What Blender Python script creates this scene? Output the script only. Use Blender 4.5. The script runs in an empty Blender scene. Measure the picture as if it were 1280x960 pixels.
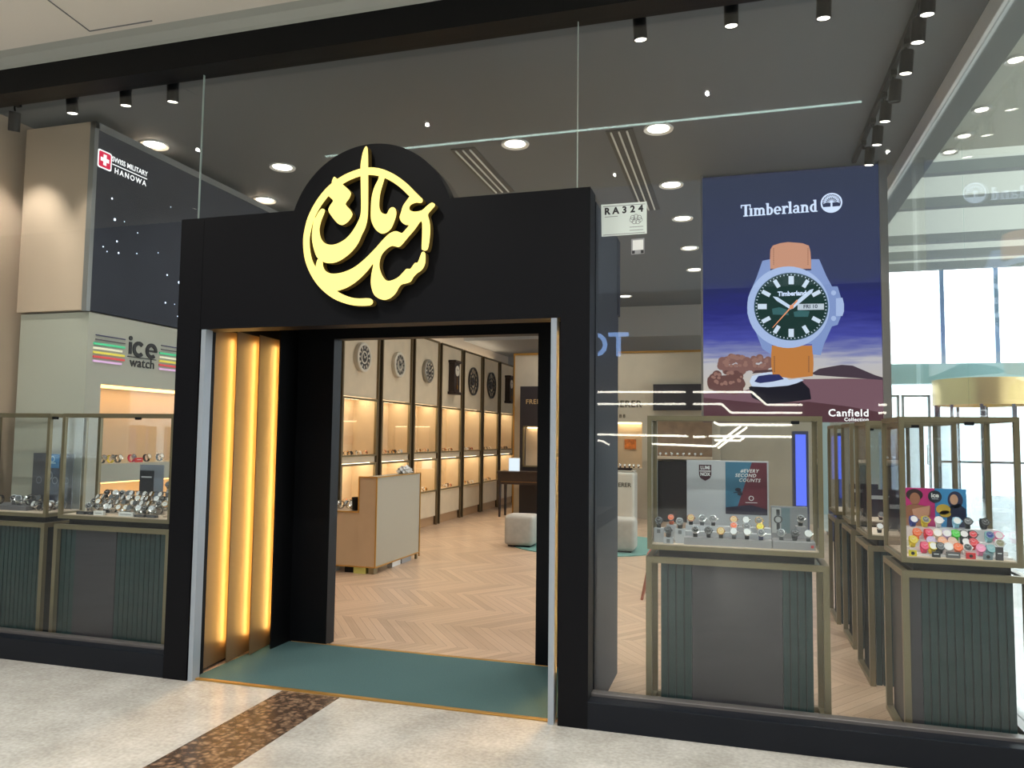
import bpy, bmesh, math, random
from mathutils import Vector, Matrix
random.seed(7)
S = bpy.context.scene
C = S.collection
PI = math.pi

# ------------------------------------------------------------------ camera
F_PX, YAW, PITCH, ROLL, CAM_H = 957.0, math.radians(16.335), math.radians(3.91), math.radians(0.688), 1.6
_f = Vector((-math.sin(YAW)*math.cos(PITCH), math.cos(YAW)*math.cos(PITCH), math.sin(PITCH)))
_r0 = Vector((math.cos(YAW), math.sin(YAW), 0)); _u0 = _r0.cross(_f)
_r = math.cos(ROLL)*_r0 + math.sin(ROLL)*_u0
_u = -math.sin(ROLL)*_r0 + math.cos(ROLL)*_u0
CAM = Vector((0, 0, CAM_H))
cd = bpy.data.cameras.new('camera'); cam = bpy.data.objects.new('camera', cd); C.objects.link(cam)
cd.sensor_width = 36; cd.sensor_fit = 'HORIZONTAL'; cd.lens = F_PX/1280*36; cd.clip_start = .05; cd.clip_end = 200
cam.matrix_world = Matrix(((_r.x, _u.x, -_f.x, CAM.x), (_r.y, _u.y, -_f.y, CAM.y), (_r.z, _u.z, -_f.z, CAM.z), (0, 0, 0, 1)))
S.camera = cam

def at(px, py, x=None, y=None, z=None):
    """point of the place seen at a photo pixel, on a plane of constant x, y or z"""
    d = _f + _r*((px-640)/F_PX) - _u*((py-480)/F_PX)
    k, v = (0, x) if x is not None else (1, y) if y is not None else (2, z)
    return CAM + d*((v-CAM[k])/d[k])

# ------------------------------------------------------------------ world, exposure
S.view_settings.view_transform = 'Standard'; S.view_settings.look = 'None'
S.view_settings.gamma = 1; S.view_settings.exposure = 0.25; S.view_settings.use_curve_mapping = False
w = bpy.data.worlds.new('world'); S.world = w; w.use_nodes = True
w.node_tree.nodes['Background'].inputs[0].default_value = (.88, .95, 1, 1)
w.node_tree.nodes['Background'].inputs[1].default_value = 2.0
S.cycles.use_denoising = True
S.cycles.transparent_max_bounces = 40
S.cycles.max_bounces = 8
S.cycles.sample_clamp_indirect = 6

E_SHOP_SPOT = 92      # recessed shop downlights
E_TRACK = 38          # track spots over the window
E_MALL = 130           # concourse downlights
E_NICHE = 3.2         # wall cabinet niches

# ------------------------------------------------------------------ materials
def srgb(r, g, b):
    f = lambda c: (c/255/12.92) if c/255 <= .04045 else ((c/255+.055)/1.055)**2.4
    return (f(r), f(g), f(b), 1)
_MC = {}
def mat(name, rgb, rough=.5, metal=0, emit=0, spec=.5, noise=0, nscale=20, coat=0, bump=0):
    if name in _MC: return _MC[name]
    m = bpy.data.materials.new(name); m.use_nodes = True
    nt = m.node_tree; b = nt.nodes['Principled BSDF']
    col = srgb(*rgb)
    b.inputs['Base Color'].default_value = col
    b.inputs['Roughness'].default_value = rough; b.inputs['Metallic'].default_value = metal
    b.inputs['Specular IOR Level'].default_value = spec
    b.inputs['Coat Weight'].default_value = coat
    if emit:
        b.inputs['Emission Color'].default_value = col; b.inputs['Emission Strength'].default_value = emit
    if noise or bump:
        tc = nt.nodes.new('ShaderNodeTexCoord'); n = nt.nodes.new('ShaderNodeTexNoise')
        n.inputs['Scale'].default_value = nscale; n.inputs['Detail'].default_value = 5
        nt.links.new(tc.outputs['Object'], n.inputs['Vector'])
        if noise:
            cr = nt.nodes.new('ShaderNodeValToRGB')
            cr.color_ramp.elements[0].position = .3; cr.color_ramp.elements[1].position = .7
            cr.color_ramp.elements[0].color = [c*(1-noise) for c in col[:3]]+[1]
            cr.color_ramp.elements[1].color = [min(1, c*(1+noise)) for c in col[:3]]+[1]
            nt.links.new(n.outputs['Fac'], cr.inputs['Fac']); nt.links.new(cr.outputs['Color'], b.inputs['Base Color'])
        if bump:
            bp = nt.nodes.new('ShaderNodeBump'); bp.inputs['Strength'].default_value = bump; bp.inputs['Distance'].default_value = .004
            nt.links.new(n.outputs['Fac'], bp.inputs['Height']); nt.links.new(bp.outputs['Normal'], b.inputs['Normal'])
    _MC[name] = m
    return m

def light_mat(name, rgb, strength):
    """something that gives off light: lamp lens, LED, lit print"""
    if name in _MC: return _MC[name]
    m = bpy.data.materials.new(name); m.use_nodes = True; nt = m.node_tree
    nt.nodes.clear(); o = nt.nodes.new('ShaderNodeOutputMaterial'); e = nt.nodes.new('ShaderNodeEmission')
    e.inputs[0].default_value = srgb(*rgb); e.inputs[1].default_value = strength
    nt.links.new(e.outputs[0], o.inputs[0]); _MC[name] = m
    return m

def glass_mat(name, tint, f0=.045):
    m = bpy.data.materials.new(name); m.use_nodes = True; nt = m.node_tree; nt.nodes.clear()
    N = nt.nodes.new; o = N('ShaderNodeOutputMaterial'); mix = N('ShaderNodeMixShader'); t = N('ShaderNodeBsdfTransparent'); g = N('ShaderNodeBsdfGlossy')
    t.inputs[0].default_value = tint; g.inputs['Roughness'].default_value = .0
    lw = N('ShaderNodeLayerWeight'); p = N('ShaderNodeMath'); p.operation = 'POWER'; p.inputs[1].default_value = 5
    a = N('ShaderNodeMath'); a.operation = 'MULTIPLY_ADD'; a.inputs[1].default_value = 1-f0; a.inputs[2].default_value = f0
    nt.links.new(lw.outputs['Facing'], p.inputs[0]); nt.links.new(p.outputs[0], a.inputs[0]); nt.links.new(a.outputs[0], mix.inputs[0])
    nt.links.new(t.outputs[0], mix.inputs[1]); nt.links.new(g.outputs[0], mix.inputs[2]); nt.links.new(mix.outputs[0], o.inputs[0])
    _MC[name] = m
    return m

G_FRONT = glass_mat('storefront glass', (.96, .98, .975, 1), .042)
G_CASE = glass_mat('case glass', (.985, .99, .99, 1), .02)
BLACK = mat('matte black panel', (10, 10, 14), .5, spec=.16)
BLACK2 = mat('black metal', (9, 10, 13), .45, spec=.2)
BLACKGLOSS = mat('black gloss', (14, 16, 22), .12)
NAVYTRIM = mat('blue black trim', (11, 16, 25), .4, spec=.3)
ALU = mat('pale aluminium', (232, 240, 246), .4, 0)
BRASS = mat('champagne brass', (136, 124, 96), .38, .55)
GOLD = mat('gold trim', (196, 150, 78), .35, .7)
BRONZE = mat('bronze flute', (108, 86, 58), .5, .1)
TEAL = mat('teal lacquer', (15, 50, 50), .42, noise=.06, nscale=8)
TEALD = mat('teal groove', (12, 26, 28), .7)
BROWNP = mat('taupe panel', (52, 50, 56), .5)
BEIGE = mat('beige lacquer', (188, 162, 132), .5, noise=.03, nscale=6)
BEIGE2 = mat('pale beige lacquer', (170, 163, 146), .45)
GREIGE = mat('greige wall', (196, 182, 164), .6)
WARMWALL = mat('warm beige wall', (205, 183, 160), .6, noise=.03, nscale=3)
CREAM = mat('cream ceiling paint', (230, 224, 214), .8)
CREAMEDGE = mat('soffit edge grey', (170, 172, 165), .6)
CEIL = mat('charcoal ceiling paint', (104, 110, 118), .65)
GREYB = mat('grey bulkhead', (176, 178, 180), .6)
WHITE = mat('white plastic', (235, 235, 232), .4)
GREY = mat('grey acrylic', (168, 168, 170), .4)
LGREY = mat('light grey board', (196, 198, 202), .45)
DGREY = mat('dark grey card', (52, 54, 60), .45)
STEEL = mat('polished steel', (205, 205, 205), .18, 1)
STEELD = mat('dark steel', (110, 112, 116), .25, 1)
GOLDM = mat('polished gold', (220, 175, 100), .2, 1)
ROSEM = mat('rose gold', (222, 165, 135), .22, 1)
DECK = mat('pale case deck', (226, 206, 184), .45)
CHROME = mat('chrome', (220, 220, 220), .08, 1)
LED = light_mat('led white', (255, 250, 238), 14)
LAMP = light_mat('lamp lens', (255, 246, 230), 6)
WARMLED = light_mat('amber led', (255, 200, 112), 52)
NICHEBACK = mat('warm laminate', (220, 194, 160), .5, noise=.05, nscale=4)
DARKWOOD = mat('dark wood', (50, 36, 32), .4, noise=.2, nscale=15)
POUF = mat('grey velvet', (176, 172, 164), .85, noise=.08, nscale=10)
RUGM = mat('teal rug', (98, 142, 136), .95, noise=.1, nscale=60)
INK = mat('black ink', (36, 36, 38), .6)
INK2 = mat('grey ink', (120, 122, 124), .6)
WINK = mat('white ink', (240, 240, 240), .5)

def floor_stone():
    m = bpy.data.materials.new('polished stone'); m.use_nodes = True; nt = m.node_tree; b = nt.nodes['Principled BSDF']; N = nt.nodes.new; L = nt.links.new
    g = N('ShaderNodeNewGeometry')
    n = N('ShaderNodeTexNoise'); n.inputs['Scale'].default_value = 2.2; n.inputs['Detail'].default_value = 8; n.inputs['Roughness'].default_value = .65
    n2 = N('ShaderNodeTexNoise'); n2.inputs['Scale'].default_value = 45; n2.inputs['Detail'].default_value = 3
    cr = N('ShaderNodeValToRGB'); cr.color_ramp.elements[0].position = .3; cr.color_ramp.elements[1].position = .72
    cr.color_ramp.elements[0].color = srgb(166, 161, 151); cr.color_ramp.elements[1].color = srgb(206, 202, 193)
    mx = N('ShaderNodeMix'); mx.data_type = 'RGBA'; mx.blend_type = 'OVERLAY'; mx.inputs['Factor'].default_value = .35
    L(g.outputs['Position'], n.inputs['Vector']); L(g.outputs['Position'], n2.inputs['Vector'])
    L(n.outputs['Fac'], cr.inputs['Fac']); L(cr.outputs['Color'], mx.inputs['A']); L(n2.outputs['Fac'], mx.inputs['B'])
    L(mx.outputs['Result'], b.inputs['Base Color']); b.inputs['Roughness'].default_value = .22
    return m
def floor_granite():
    m = bpy.data.materials.new('brown granite'); m.use_nodes = True; nt = m.node_tree; b = nt.nodes['Principled BSDF']; N = nt.nodes.new; L = nt.links.new
    g = N('ShaderNodeNewGeometry'); n = N('ShaderNodeTexNoise'); n.inputs['Scale'].default_value = 14
    ad = N('ShaderNodeMix'); ad.data_type = 'RGBA'; ad.inputs['Factor'].default_value = .07
    v = N('ShaderNodeTexVoronoi'); v.inputs['Scale'].default_value = 30; v.feature = 'F1'
    L(g.outputs['Position'], n.inputs['Vector']); L(g.outputs['Position'], ad.inputs['A']); L(n.outputs['Color'], ad.inputs['B']); L(ad.outputs['Result'], v.inputs['Vector'])
    cr = N('ShaderNodeValToRGB'); e = cr.color_ramp.elements
    e[0].position = .15; e[0].color = srgb(150, 124, 100); e[1].position = .66; e[1].color = srgb(74, 58, 48)
    e2 = cr.color_ramp.elements.new(.38); e2.color = srgb(112, 90, 72)
    L(v.outputs['Distance'], cr.inputs['Fac'])
    L(cr.outputs['Color'], b.inputs['Base Color']); b.inputs['Roughness'].default_value = .25
    return m
def floor_chevron():
    m = bpy.data.materials.new('herringbone oak'); m.use_nodes = True; nt = m.node_tree; b = nt.nodes['Principled BSDF']; N = nt.nodes.new; L = nt.links.new
    g = N('ShaderNodeNewGeometry'); s = N('ShaderNodeSeparateXYZ'); L(g.outputs['Position'], s.inputs[0])
    def mth(op, a, bb=None, c=None):
        k = N('ShaderNodeMath'); k.operation = op
        for i, q in enumerate((a, bb, c)):
            if q is None: continue
            if isinstance(q, (int, float)): k.inputs[i].default_value = q
            else: L(q, k.inputs[i])
        return k.outputs[0]
    W = .62
    col = mth('DIVIDE', s.outputs[1], W); fl = mth('FLOOR', col); fr = mth('SUBTRACT', col, fl)
    tri = mth('ABSOLUTE', mth('SUBTRACT', mth('MODULO', mth('ADD', col, 200), 2), 1))
    v = mth('DIVIDE', mth('ADD', s.outputs[0], mth('MULTIPLY', tri, W*.75)), .085)
    pl = mth('FLOOR', v); pf = mth('SUBTRACT', v, pl)
    cmb = N('ShaderNodeCombineXYZ'); L(fl, cmb.inputs[0]); L(pl, cmb.inputs[1])
    wn = N('ShaderNodeTexWhiteNoise'); L(cmb.outputs[0], wn.inputs['Vector'])
    gr = N('ShaderNodeTexNoise'); gr.inputs['Scale'].default_value = 3; gr.inputs['Detail'].default_value = 4
    cv = N('ShaderNodeCombineXYZ'); L(mth('MULTIPLY', v, 2.2), cv.inputs[0]); L(mth('MULTIPLY', col, .6), cv.inputs[1]); L(wn.outputs['Value'], cv.inputs[2])
    L(cv.outputs[0], gr.inputs['Vector'])
    cr = N('ShaderNodeValToRGB'); cr.color_ramp.elements[0].color = srgb(158, 130, 106); cr.color_ramp.elements[1].color = srgb(204, 176, 150)
    L(mth('ADD', mth('MULTIPLY', wn.outputs['Value'], .55), mth('MULTIPLY', gr.outputs['Fac'], .6)), cr.inputs['Fac'])
    gap = mth('LESS_THAN', mth('ABSOLUTE', mth('SUBTRACT', pf, .5)), .47)
    mx = N('ShaderNodeMix'); mx.data_type = 'RGBA'; mx.inputs['A'].default_value = srgb(146, 120, 98)
    L(gap, mx.inputs['Factor']); L(cr.outputs['Color'], mx.inputs['B'])
    L(mx.outputs['Result'], b.inputs['Base Color']); b.inputs['Roughness'].default_value = .32
    return m
STONE, GRANITE, OAK = floor_stone(), floor_granite(), floor_chevron()
CARPET = mat('teal carpet', (64, 94, 94), .95, noise=.12, nscale=120, bump=.4)

# ------------------------------------------------------------------ geometry helpers
WO = {}
class MB:
    def __init__(s): s.bm = bmesh.new()
    def _add(s, vs, fs):
        b = [s.bm.verts.new(v) for v in vs]
        for f in fs:
            try: s.bm.faces.new([b[i] for i in f])
            except ValueError: pass
        return b
    def box(s, x0, x1, y0, y1, z0, z1):
        vs = [(x, y, z) for z in (z0, z1) for y in (y0, y1) for x in (x0, x1)]
        s._add(vs, [(0, 2, 3, 1), (4, 5, 7, 6), (0, 1, 5, 4), (2, 6, 7, 3), (0, 4, 6, 2), (1, 3, 7, 5)])
        return s
    def bar(s, p, q, w, h=None, up=(0, 0, 1)):
        p, q = Vector(p), Vector(q); d = (q-p).normalized(); h = h or w; up = Vector(up)
        if abs(d.dot(up)) > .98: up = Vector((0, 1, 0))
        a = d.cross(up).normalized(); b = a.cross(d)
        vs = [o+a*i*w/2+b*j*h/2 for o in (p, q) for i, j in ((-1, -1), (1, -1), (1, 1), (-1, 1))]
        s._add(vs, [(0, 1, 2, 3), (7, 6, 5, 4), (0, 4, 5, 1), (1, 5, 6, 2), (2, 6, 7, 3), (3, 7, 4, 0)])
        return s
    def cyl(s, p, q, r, r2=None, n=20, cap=True):
        p, q = Vector(p), Vector(q); r2 = r if r2 is None else r2; d = (q-p).normalized()
        up = Vector((0, 0, 1)) if abs(d.z) < .9 else Vector((1, 0, 0)); a = d.cross(up).normalized(); b = d.cross(a)
        vs = [p+(a*math.cos(t)+b*math.sin(t))*r for t in (2*PI*i/n for i in range(n))]+[q+(a*math.cos(t)+b*math.sin(t))*r2 for t in (2*PI*i/n for i in range(n))]
        fs = [(i, (i+1) % n, n+(i+1) % n, n+i) for i in range(n)]
        if cap: fs += [tuple(range(n-1, -1, -1)), tuple(range(n, 2*n))]
        s._add(vs, fs)
        return s
    def lathe(s, prof, c, ax=(0, 0, 1), n=24):
        ax = Vector(ax).normalized(); c = Vector(c); up = Vector((0, 0, 1)) if abs(ax.z) < .9 else Vector((1, 0, 0))
        a = ax.cross(up).normalized(); b = ax.cross(a); vs = []
        for r, h in prof: vs += [c+ax*h+(a*math.cos(2*PI*i/n)+b*math.sin(2*PI*i/n))*max(r, 1e-5) for i in range(n)]
        fs = [(k*n+i, k*n+(i+1) % n, (k+1)*n+(i+1) % n, (k+1)*n+i) for k in range(len(prof)-1) for i in range(n)]
        s._add(vs, fs)
        return s
    def tube(s, pts, r, n=8):
        for a, b in zip(pts, pts[1:]): s.cyl(a, b, r, n=n)
        return s
    def prism(s, pts, off):
        """closed polygon of 3-D points pushed by the vector off"""
        off = Vector(off); pts = [Vector(p) for p in pts]; n = len(pts)
        a = [s.bm.verts.new(p) for p in pts]; b = [s.bm.verts.new(p+off) for p in pts]
        fs = []
        try: fs.append(s.bm.faces.new(a)); fs.append(s.bm.faces.new(b[::-1]))
        except ValueError: pass
        for i in range(n): s.bm.faces.new((a[i], b[i], b[(i+1) % n], a[(i+1) % n]))
        for f in fs: f.normal_update()
        if n > 4: bmesh.ops.triangulate(s.bm, faces=fs, ngon_method='EAR_CLIP')
        return s
    def ball(s, c, r, sx=1, sy=1, sz=1, n=12):
        m = Matrix.Translation(c) @ Matrix.Diagonal((r*sx, r*sy, r*sz, 1))
        bmesh.ops.create_uvsphere(s.bm, u_segments=n, v_segments=max(6, n//2), radius=1, matrix=m)
        return s
    def text(s, body, M, size, off=0, ext=.001, align='CENTER', spacing=1, xs=1, shear=0):
        cu = bpy.data.curves.new('t', 'FONT'); cu.body = body; cu.size = size; cu.offset = off; cu.extrude = ext
        cu.align_x = align; cu.align_y = 'CENTER'; cu.space_character = spacing; cu.shear = shear; cu.resolution_u = 3
        o = bpy.data.objects.new('t', cu); me = bpy.data.meshes.new_from_object(o)
        me.transform(M @ Matrix.Diagonal((xs, 1, 1, 1))); s.bm.from_mesh(me)
        bpy.data.objects.remove(o); bpy.data.curves.remove(cu); bpy.data.meshes.remove(me)
        return s
    def bevel(s, w, seg=2, ang=.6):
        bmesh.ops.remove_doubles(s.bm, verts=s.bm.verts, dist=1e-5)
        ed = [e for e in s.bm.edges if len(e.link_faces) == 2 and e.calc_face_angle(0) > ang]
        bmesh.ops.bevel(s.bm, geom=ed, offset=w, segments=seg, profile=.5, affect='EDGES', clamp_overlap=True)
        return s
    def xf(s, M): s.bm.transform(M); return s
    def mesh(s, name, m, smooth=False):
        bmesh.ops.recalc_face_normals(s.bm, faces=s.bm.faces)
        me = bpy.data.meshes.new(name); s.bm.to_mesh(me); s.bm.free(); me.materials.append(m)
        if smooth:
            for p in me.polygons: p.use_smooth = True
            try: me.set_sharp_from_angle(angle=math.radians(35))
            except Exception: pass
        return me
    def obj(s, name, m, parent=None, smooth=False, **tags):
        if parent is not None: o0 = WO[parent]
        else:
            v = [q.co for q in s.bm.verts]
            o0 = Vector(((min(q.x for q in v)+max(q.x for q in v))/2, (min(q.y for q in v)+max(q.y for q in v))/2, min(q.z for q in v)))
        s.bm.transform(Matrix.Translation(-o0))
        o = bpy.data.objects.new(name, s.mesh(name, m, smooth)); C.objects.link(o); WO[o] = o0
        if parent is not None: o.parent = parent
        else: o.location = o0
        for k, v in tags.items(): o[k] = v
        return o
def thing(name, label, cat, loc, group=None):
    o = bpy.data.objects.new(name, None); C.objects.link(o); o.location = loc; o.empty_display_size = .1; WO[o] = Vector(loc)
    o['label'] = label; o['category'] = cat
    if group: o['group'] = group
    return o
def struct(mb, name, m, parent=None): return mb.obj(name, m, parent, **({} if parent else {'kind': 'structure'}))
def Box(*a): return MB().box(*a)
FX = lambda x, y, z: Matrix(((1, 0, 0, x), (0, 0, -1, y), (0, 1, 0, z), (0, 0, 0, 1)))      # lettering facing the concourse
RX = lambda x, y, z: Matrix(((0, 0, 1, x), (1, 0, 0, y), (0, 1, 0, z), (0, 0, 0, 1)))       # lettering facing +x
def spot(parent, loc, target, e, ang=1.6, blend=.8, col=(1, .9, .76), r=.04):
    l = bpy.data.lights.new('lamp_light', 'SPOT'); l.energy = e; l.spot_size = ang; l.spot_blend = blend; l.color = col; l.shadow_soft_size = r
    o = bpy.data.objects.new('lamp_light', l); C.objects.link(o); d = Vector(target)-Vector(loc)
    o.rotation_euler = d.to_track_quat('-Z', 'Y').to_euler()
    if parent is not None: o.parent = parent; o.location = Vector(loc)-WO[parent]
    else: o.location = loc
    return o
ORD = ['first', 'second', 'third', 'fourth', 'fifth', 'sixth', 'seventh', 'eighth', 'ninth', 'tenth', 'eleventh', 'twelfth', 'thirteenth', 'fourteenth', 'fifteenth']
YF, YG, ZC = 4.27, 4.405, 4.28        # portal face, shop-front glass, shop ceiling

# ------------------------------------------------------------------ setting
struct(Box(-14, 1.5, -9, YF+.06, -.1, 0).box(1.5, 14, -9, 30, -.1, 0), 'floor', STONE)
struct(Box(-2.73, -2.33, -9, YF+.03, -.05, .0015), 'floor', GRANITE)
struct(Box(-6.4, 1.5, YF+.06, 20, -.1, 0), 'floor', OAK)
struct(Box(-6.4, 1.62, YG-.05, 20, ZC, ZC+.12), 'ceiling', CEIL)
# concourse soffit, with its rounded grey lip above the fascia
struct(Box(-14, 14, .55, YF-.14, 4.36, 4.6), 'ceiling', CREAM)
struct(MB().prism([(-14, YF-.14, 4.36), (-14, YF-.08, 4.345), (-14, YF-.03, 4.31), (-14, YF, 4.295), (-14, YF, 4.6), (-14, YF-.14, 4.6)], (28, 0, 0)), 'trim_1', CREAMEDGE)
struct(Box(-6.4, 1.56, YF-.005, YG+.05, 4.11, 4.30), 'trim_2', BLACK2)
hatch = MB()
q = [at(60, 0, z=4.357), at(112, 39, z=4.357), at(190, 26, z=4.357)]
for a, b in zip(q, q[1:]): hatch.bar(a, b, .006, .006)
hatch.obj('trim_3', INK2, kind='structure')
# curb below the glass
for x0, x1, n in ((-6.4, -3.6, 4), (-.8, 1.56, 5)):
    struct(Box(x0, x1, YF, YF+.10, 0, .148).box(x0, x1, YF+.01, YG+.02, 0, .135).bevel(.004), 'trim_%d' % n, NAVYTRIM)
    struct(Box(x0, x1, YG-.035, YG+.03, .135, .165).bevel(.004), 'trim_%d' % (n+2), mat('grey metal sill', (122, 116, 112), .35, .5))
# glass panes: joints as in the photograph
jl = at(256, 80, y=YG).x; jr = at(723, 12, y=YG).x
for i, (x0, x1, z0) in enumerate(((-6.4, jl, .16), (jl, jr, 3.0), (jr, 1.53, .16))):
    struct(Box(x0+.003, x1-.003, YG-.005, YG+.005, z0, 4.12), 'window_%d' % (i+1), G_FRONT)
for i, x in enumerate((jl, jr)):
    struct(Box(x-.0022, x+.0022, YG-.007, YG+.007, 3.0 if i == 0 else 3.0, 4.12), 'trim_%d' % (8+i), mat('glass edge', (176, 190, 184), .3, emit=0))
# side glass along +y and its aluminium head
for i, (y0, y1) in enumerate(((YG+.01, 5.9), (5.9, 8.3), (8.3, 11), (11, 14))):
    struct(Box(1.525, 1.535, y0+.003, y1-.003, .05, 4.14), 'window_%d' % (4+i), G_FRONT)
struct(Box(1.50, 1.56, YG, 14.2, 4.14, 4.30).bevel(.006), 'trim_10', ALU)
struct(Box(1.47, 1.56, YG+.02, 14.2, 0, .05), 'trim_11', mat('grey metal sill', (122, 116, 112)))
# shop walls
struct(Box(-6.1, -5.98, YG+.02, 9.3, 0, ZC), 'wall_left', WARMWALL)
struct(Box(-6.1, -5.68, 9.2, 20, 0, ZC), 'wall_left', GREIGE)
struct(Box(-6.4, 1.5, 19.0, 19.2, 0, ZC), 'wall_back', GREYB)
struct(Box(-5.7, -.2, 15.6, 18.9, 3.66, ZC), 'ceiling', GREYB)
# the concourse behind the camera (seen only mirrored in the glass)
struct(Box(-14, 14, -9.2, -9, 0, 5), 'wall_front', mat('opposite shop wall', (60, 60, 64), .6))
struct(Box(-14, 14, -9.3, -9.1, 5, 9.5), 'wall_front', mat('added upper wall', (146, 152, 160), .7))  # upper wall added for the pale veil it mirrors into the glass
FARW = mat('concourse wall', (104, 100, 96), .6)
struct(Box(-14.2, -14, -9, YF, 0, 9.5), 'wall_left', FARW)
struct(Box(-14, -6.4, YF, YF+.2, 0, 4.6), 'wall_left', FARW)

# ------------------------------------------------------------------ atrium to the right of the side glass
ATR = mat('pale green white ceiling', (232, 236, 226), .7)
struct(Box(1.56, 1.86, YF, 16, 4.32, 4.5), 'ceiling', mat('grey ceiling margin', (120, 124, 124), .6))
struct(Box(1.86, 6, YF, 8.15, 4.41, 4.6), 'ceiling', ATR)
struct(Box(1.56, 14, 8.15, 16.2, 5.0, 5.2), 'ceiling', light_mat('self-lit cream ceiling', (224, 230, 218), 1.35))  # ceiling panels glow by themselves, standing in for daylight on them
for k, y in enumerate((8.2, 10.2, 11.7, 13.8, 15.0, 16.0)):
    MB().box(1.58, 14, y, y+(.3 if k == 0 else .14), 4.72 if k == 0 else 4.86, 5.0).obj('ceiling_beam', mat('grey beam', (178, 182, 178), .6), label='grey ceiling beam crossing the atrium beyond the side glass, %s from the shop front' % ORD[k], category='beam', group='atrium ceiling beams')
for k, p in enumerate(((1270, 75), (1227, 137), (1205, 170), (1187, 190))):
    c = at(*p, z=4.40)
    t = thing('ceiling_light', 'round white downlight in the pale ceiling right of the side glass, %s from the right' % ORD[k], 'ceiling light', c, 'downlights outside the side glass')
    MB().lathe([(.05, 0), (.075, -.012), (.08, .01)], c, n=20).obj('trim_ring', WHITE, t)
    MB().cyl(c+Vector((0, 0, -.002)), c+Vector((0, 0, .004)), .05).obj('lens', LAMP, t)
YW = 26
DAY = light_mat('daylight', (245, 250, 255), 9)
xs = [at(p, 420, y=YW).x for p in (1050, 1110, 1178, 1246, 1330, 1400)]
for k in range(5): struct(Box(xs[k]+.05, xs[k+1]-.05, YW, YW+.05, 3.95, 9), 'window_%d' % (20+k), DAY)
m_ = MB()
for x in xs: m_.box(x-.06, x+.06, YW-.08, YW, 3.9, 9)
struct(m_, 'trim_20', mat('blue grey mullion', (120, 140, 160), .5))
struct(Box(-2, 14, YW-.3, YW+.1, 3.34, 3.95), 'trim_21', mat('pale teal spandrel', (150, 190, 190), .3))
struct(Box(-2, 14, YW+.2, YW+.3, 0, 3.34), 'window_30', light_mat('daylight low', (225, 240, 250), 5.0))
cn = thing('revolving_door', 'brass drum canopy of a revolving door far beyond the side glass', 'door', (6.6, YW-1.2, 0))
MB().lathe([(1.25, 2.62), (1.28, 2.62), (1.28, 3.34), (1.25, 3.34)], (6.7, YW-1.6, 0), n=40).obj('canopy', mat('brushed brass', (206, 178, 120), .3, .8), cn, True)
pm = MB()
for a in range(10):
    t = 2*PI*a/10; pm.bar((6.7+1.22*math.cos(t), YW-1.6+1.22*math.sin(t), 0), (6.7+1.22*math.cos(t), YW-1.6+1.22*math.sin(t), 2.62), .07)
pm.obj('post', STEELD, cn)
MB().lathe([(1.2, .02), (1.2, 2.6)], (6.7, YW-1.6, 0), n=40).obj('curved_glass', G_CASE, cn)
MB().cyl((6.7, YW-1.6, 0), (6.7, YW-1.6, 2.62), .05).box(5.55, 7.85, YW-1.62, YW-1.58, 1.0, 1.06).obj('door_wing', STEELD, cn)
for k, x in enumerate((4.0, 4.85, 8.2, 9.1, 10)):
    d = thing('glass_door', 'tall glass door with grey frame in the far entrance wall, %s from the left' % ORD[k], 'door', (x+.4, YW-.25, 0), 'far entrance doors')
    MB().box(x, x+.06, YW-.3, YW-.2, 0, 3.0).box(x+.72, x+.78, YW-.3, YW-.2, 0, 3.0).box(x, x+.78, YW-.3, YW-.2, 2.94, 3.0).box(x, x+.78, YW-.3, YW-.2, 0, .1).obj('door_frame', mat('grey door frame', (120, 128, 132), .4, .4), d)
    MB().box(x+.06, x+.72, YW-.26, YW-.25, .1, 2.94).obj('glass_pane', G_CASE, d)
    MB().cyl((x+.66, YW-.36, .9), (x+.66, YW-.36, 1.5), .02).obj('handle', STEEL, d)
struct(Box(13.9, 14.1, -9, 26, 0, 9), 'wall_right', mat('pale stone wall', (200, 205, 205), .6))
for k in range(5): struct(Box(13.86, 13.9, 4.6+4*k, 8.4+4*k, .6, 4.5), 'window_%d' % (40+k), light_mat('added east glow', (240, 248, 255), 4))  # unseen glowing panels added to brighten the atrium from the side
struct(Box(1.5, 3.0, 18, 26, 0, 9), 'wall_back', mat('pale teal stone', (176, 196, 196), .5))

# ------------------------------------------------------------------ entrance portal
P = thing('entrance_portal', 'black entrance portal with rounded crown around the open shop doorway', 'doorway', (-2.2, 4.33, 0))
MB().box(-3.42, -.965, YF+.002, YG+.02, 2.285, 3.04).obj('header_panel', BLACK, P)
MB().box(-3.6, -3.42, YF, YG+.03, 0, 3.04).obj('column', BLACK, P)
MB().box(-.965, -.795, YF, YG+.03, 0, 3.04).obj('column', BLACK, P)
MB().cyl((-2.2, YF+.004, 2.866), (-2.2, YG-.02, 2.866), .565, n=96).obj('crown_disc', BLACK, P)
for x in (-3.41, -1.022): MB().box(x, x+.034, YF+.004, YF+.075, 0, 2.285).obj('edge_trim', mat('portal edge aluminium', (160, 168, 176), .4, .2), P, label='pale aluminium edge trim')
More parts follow.
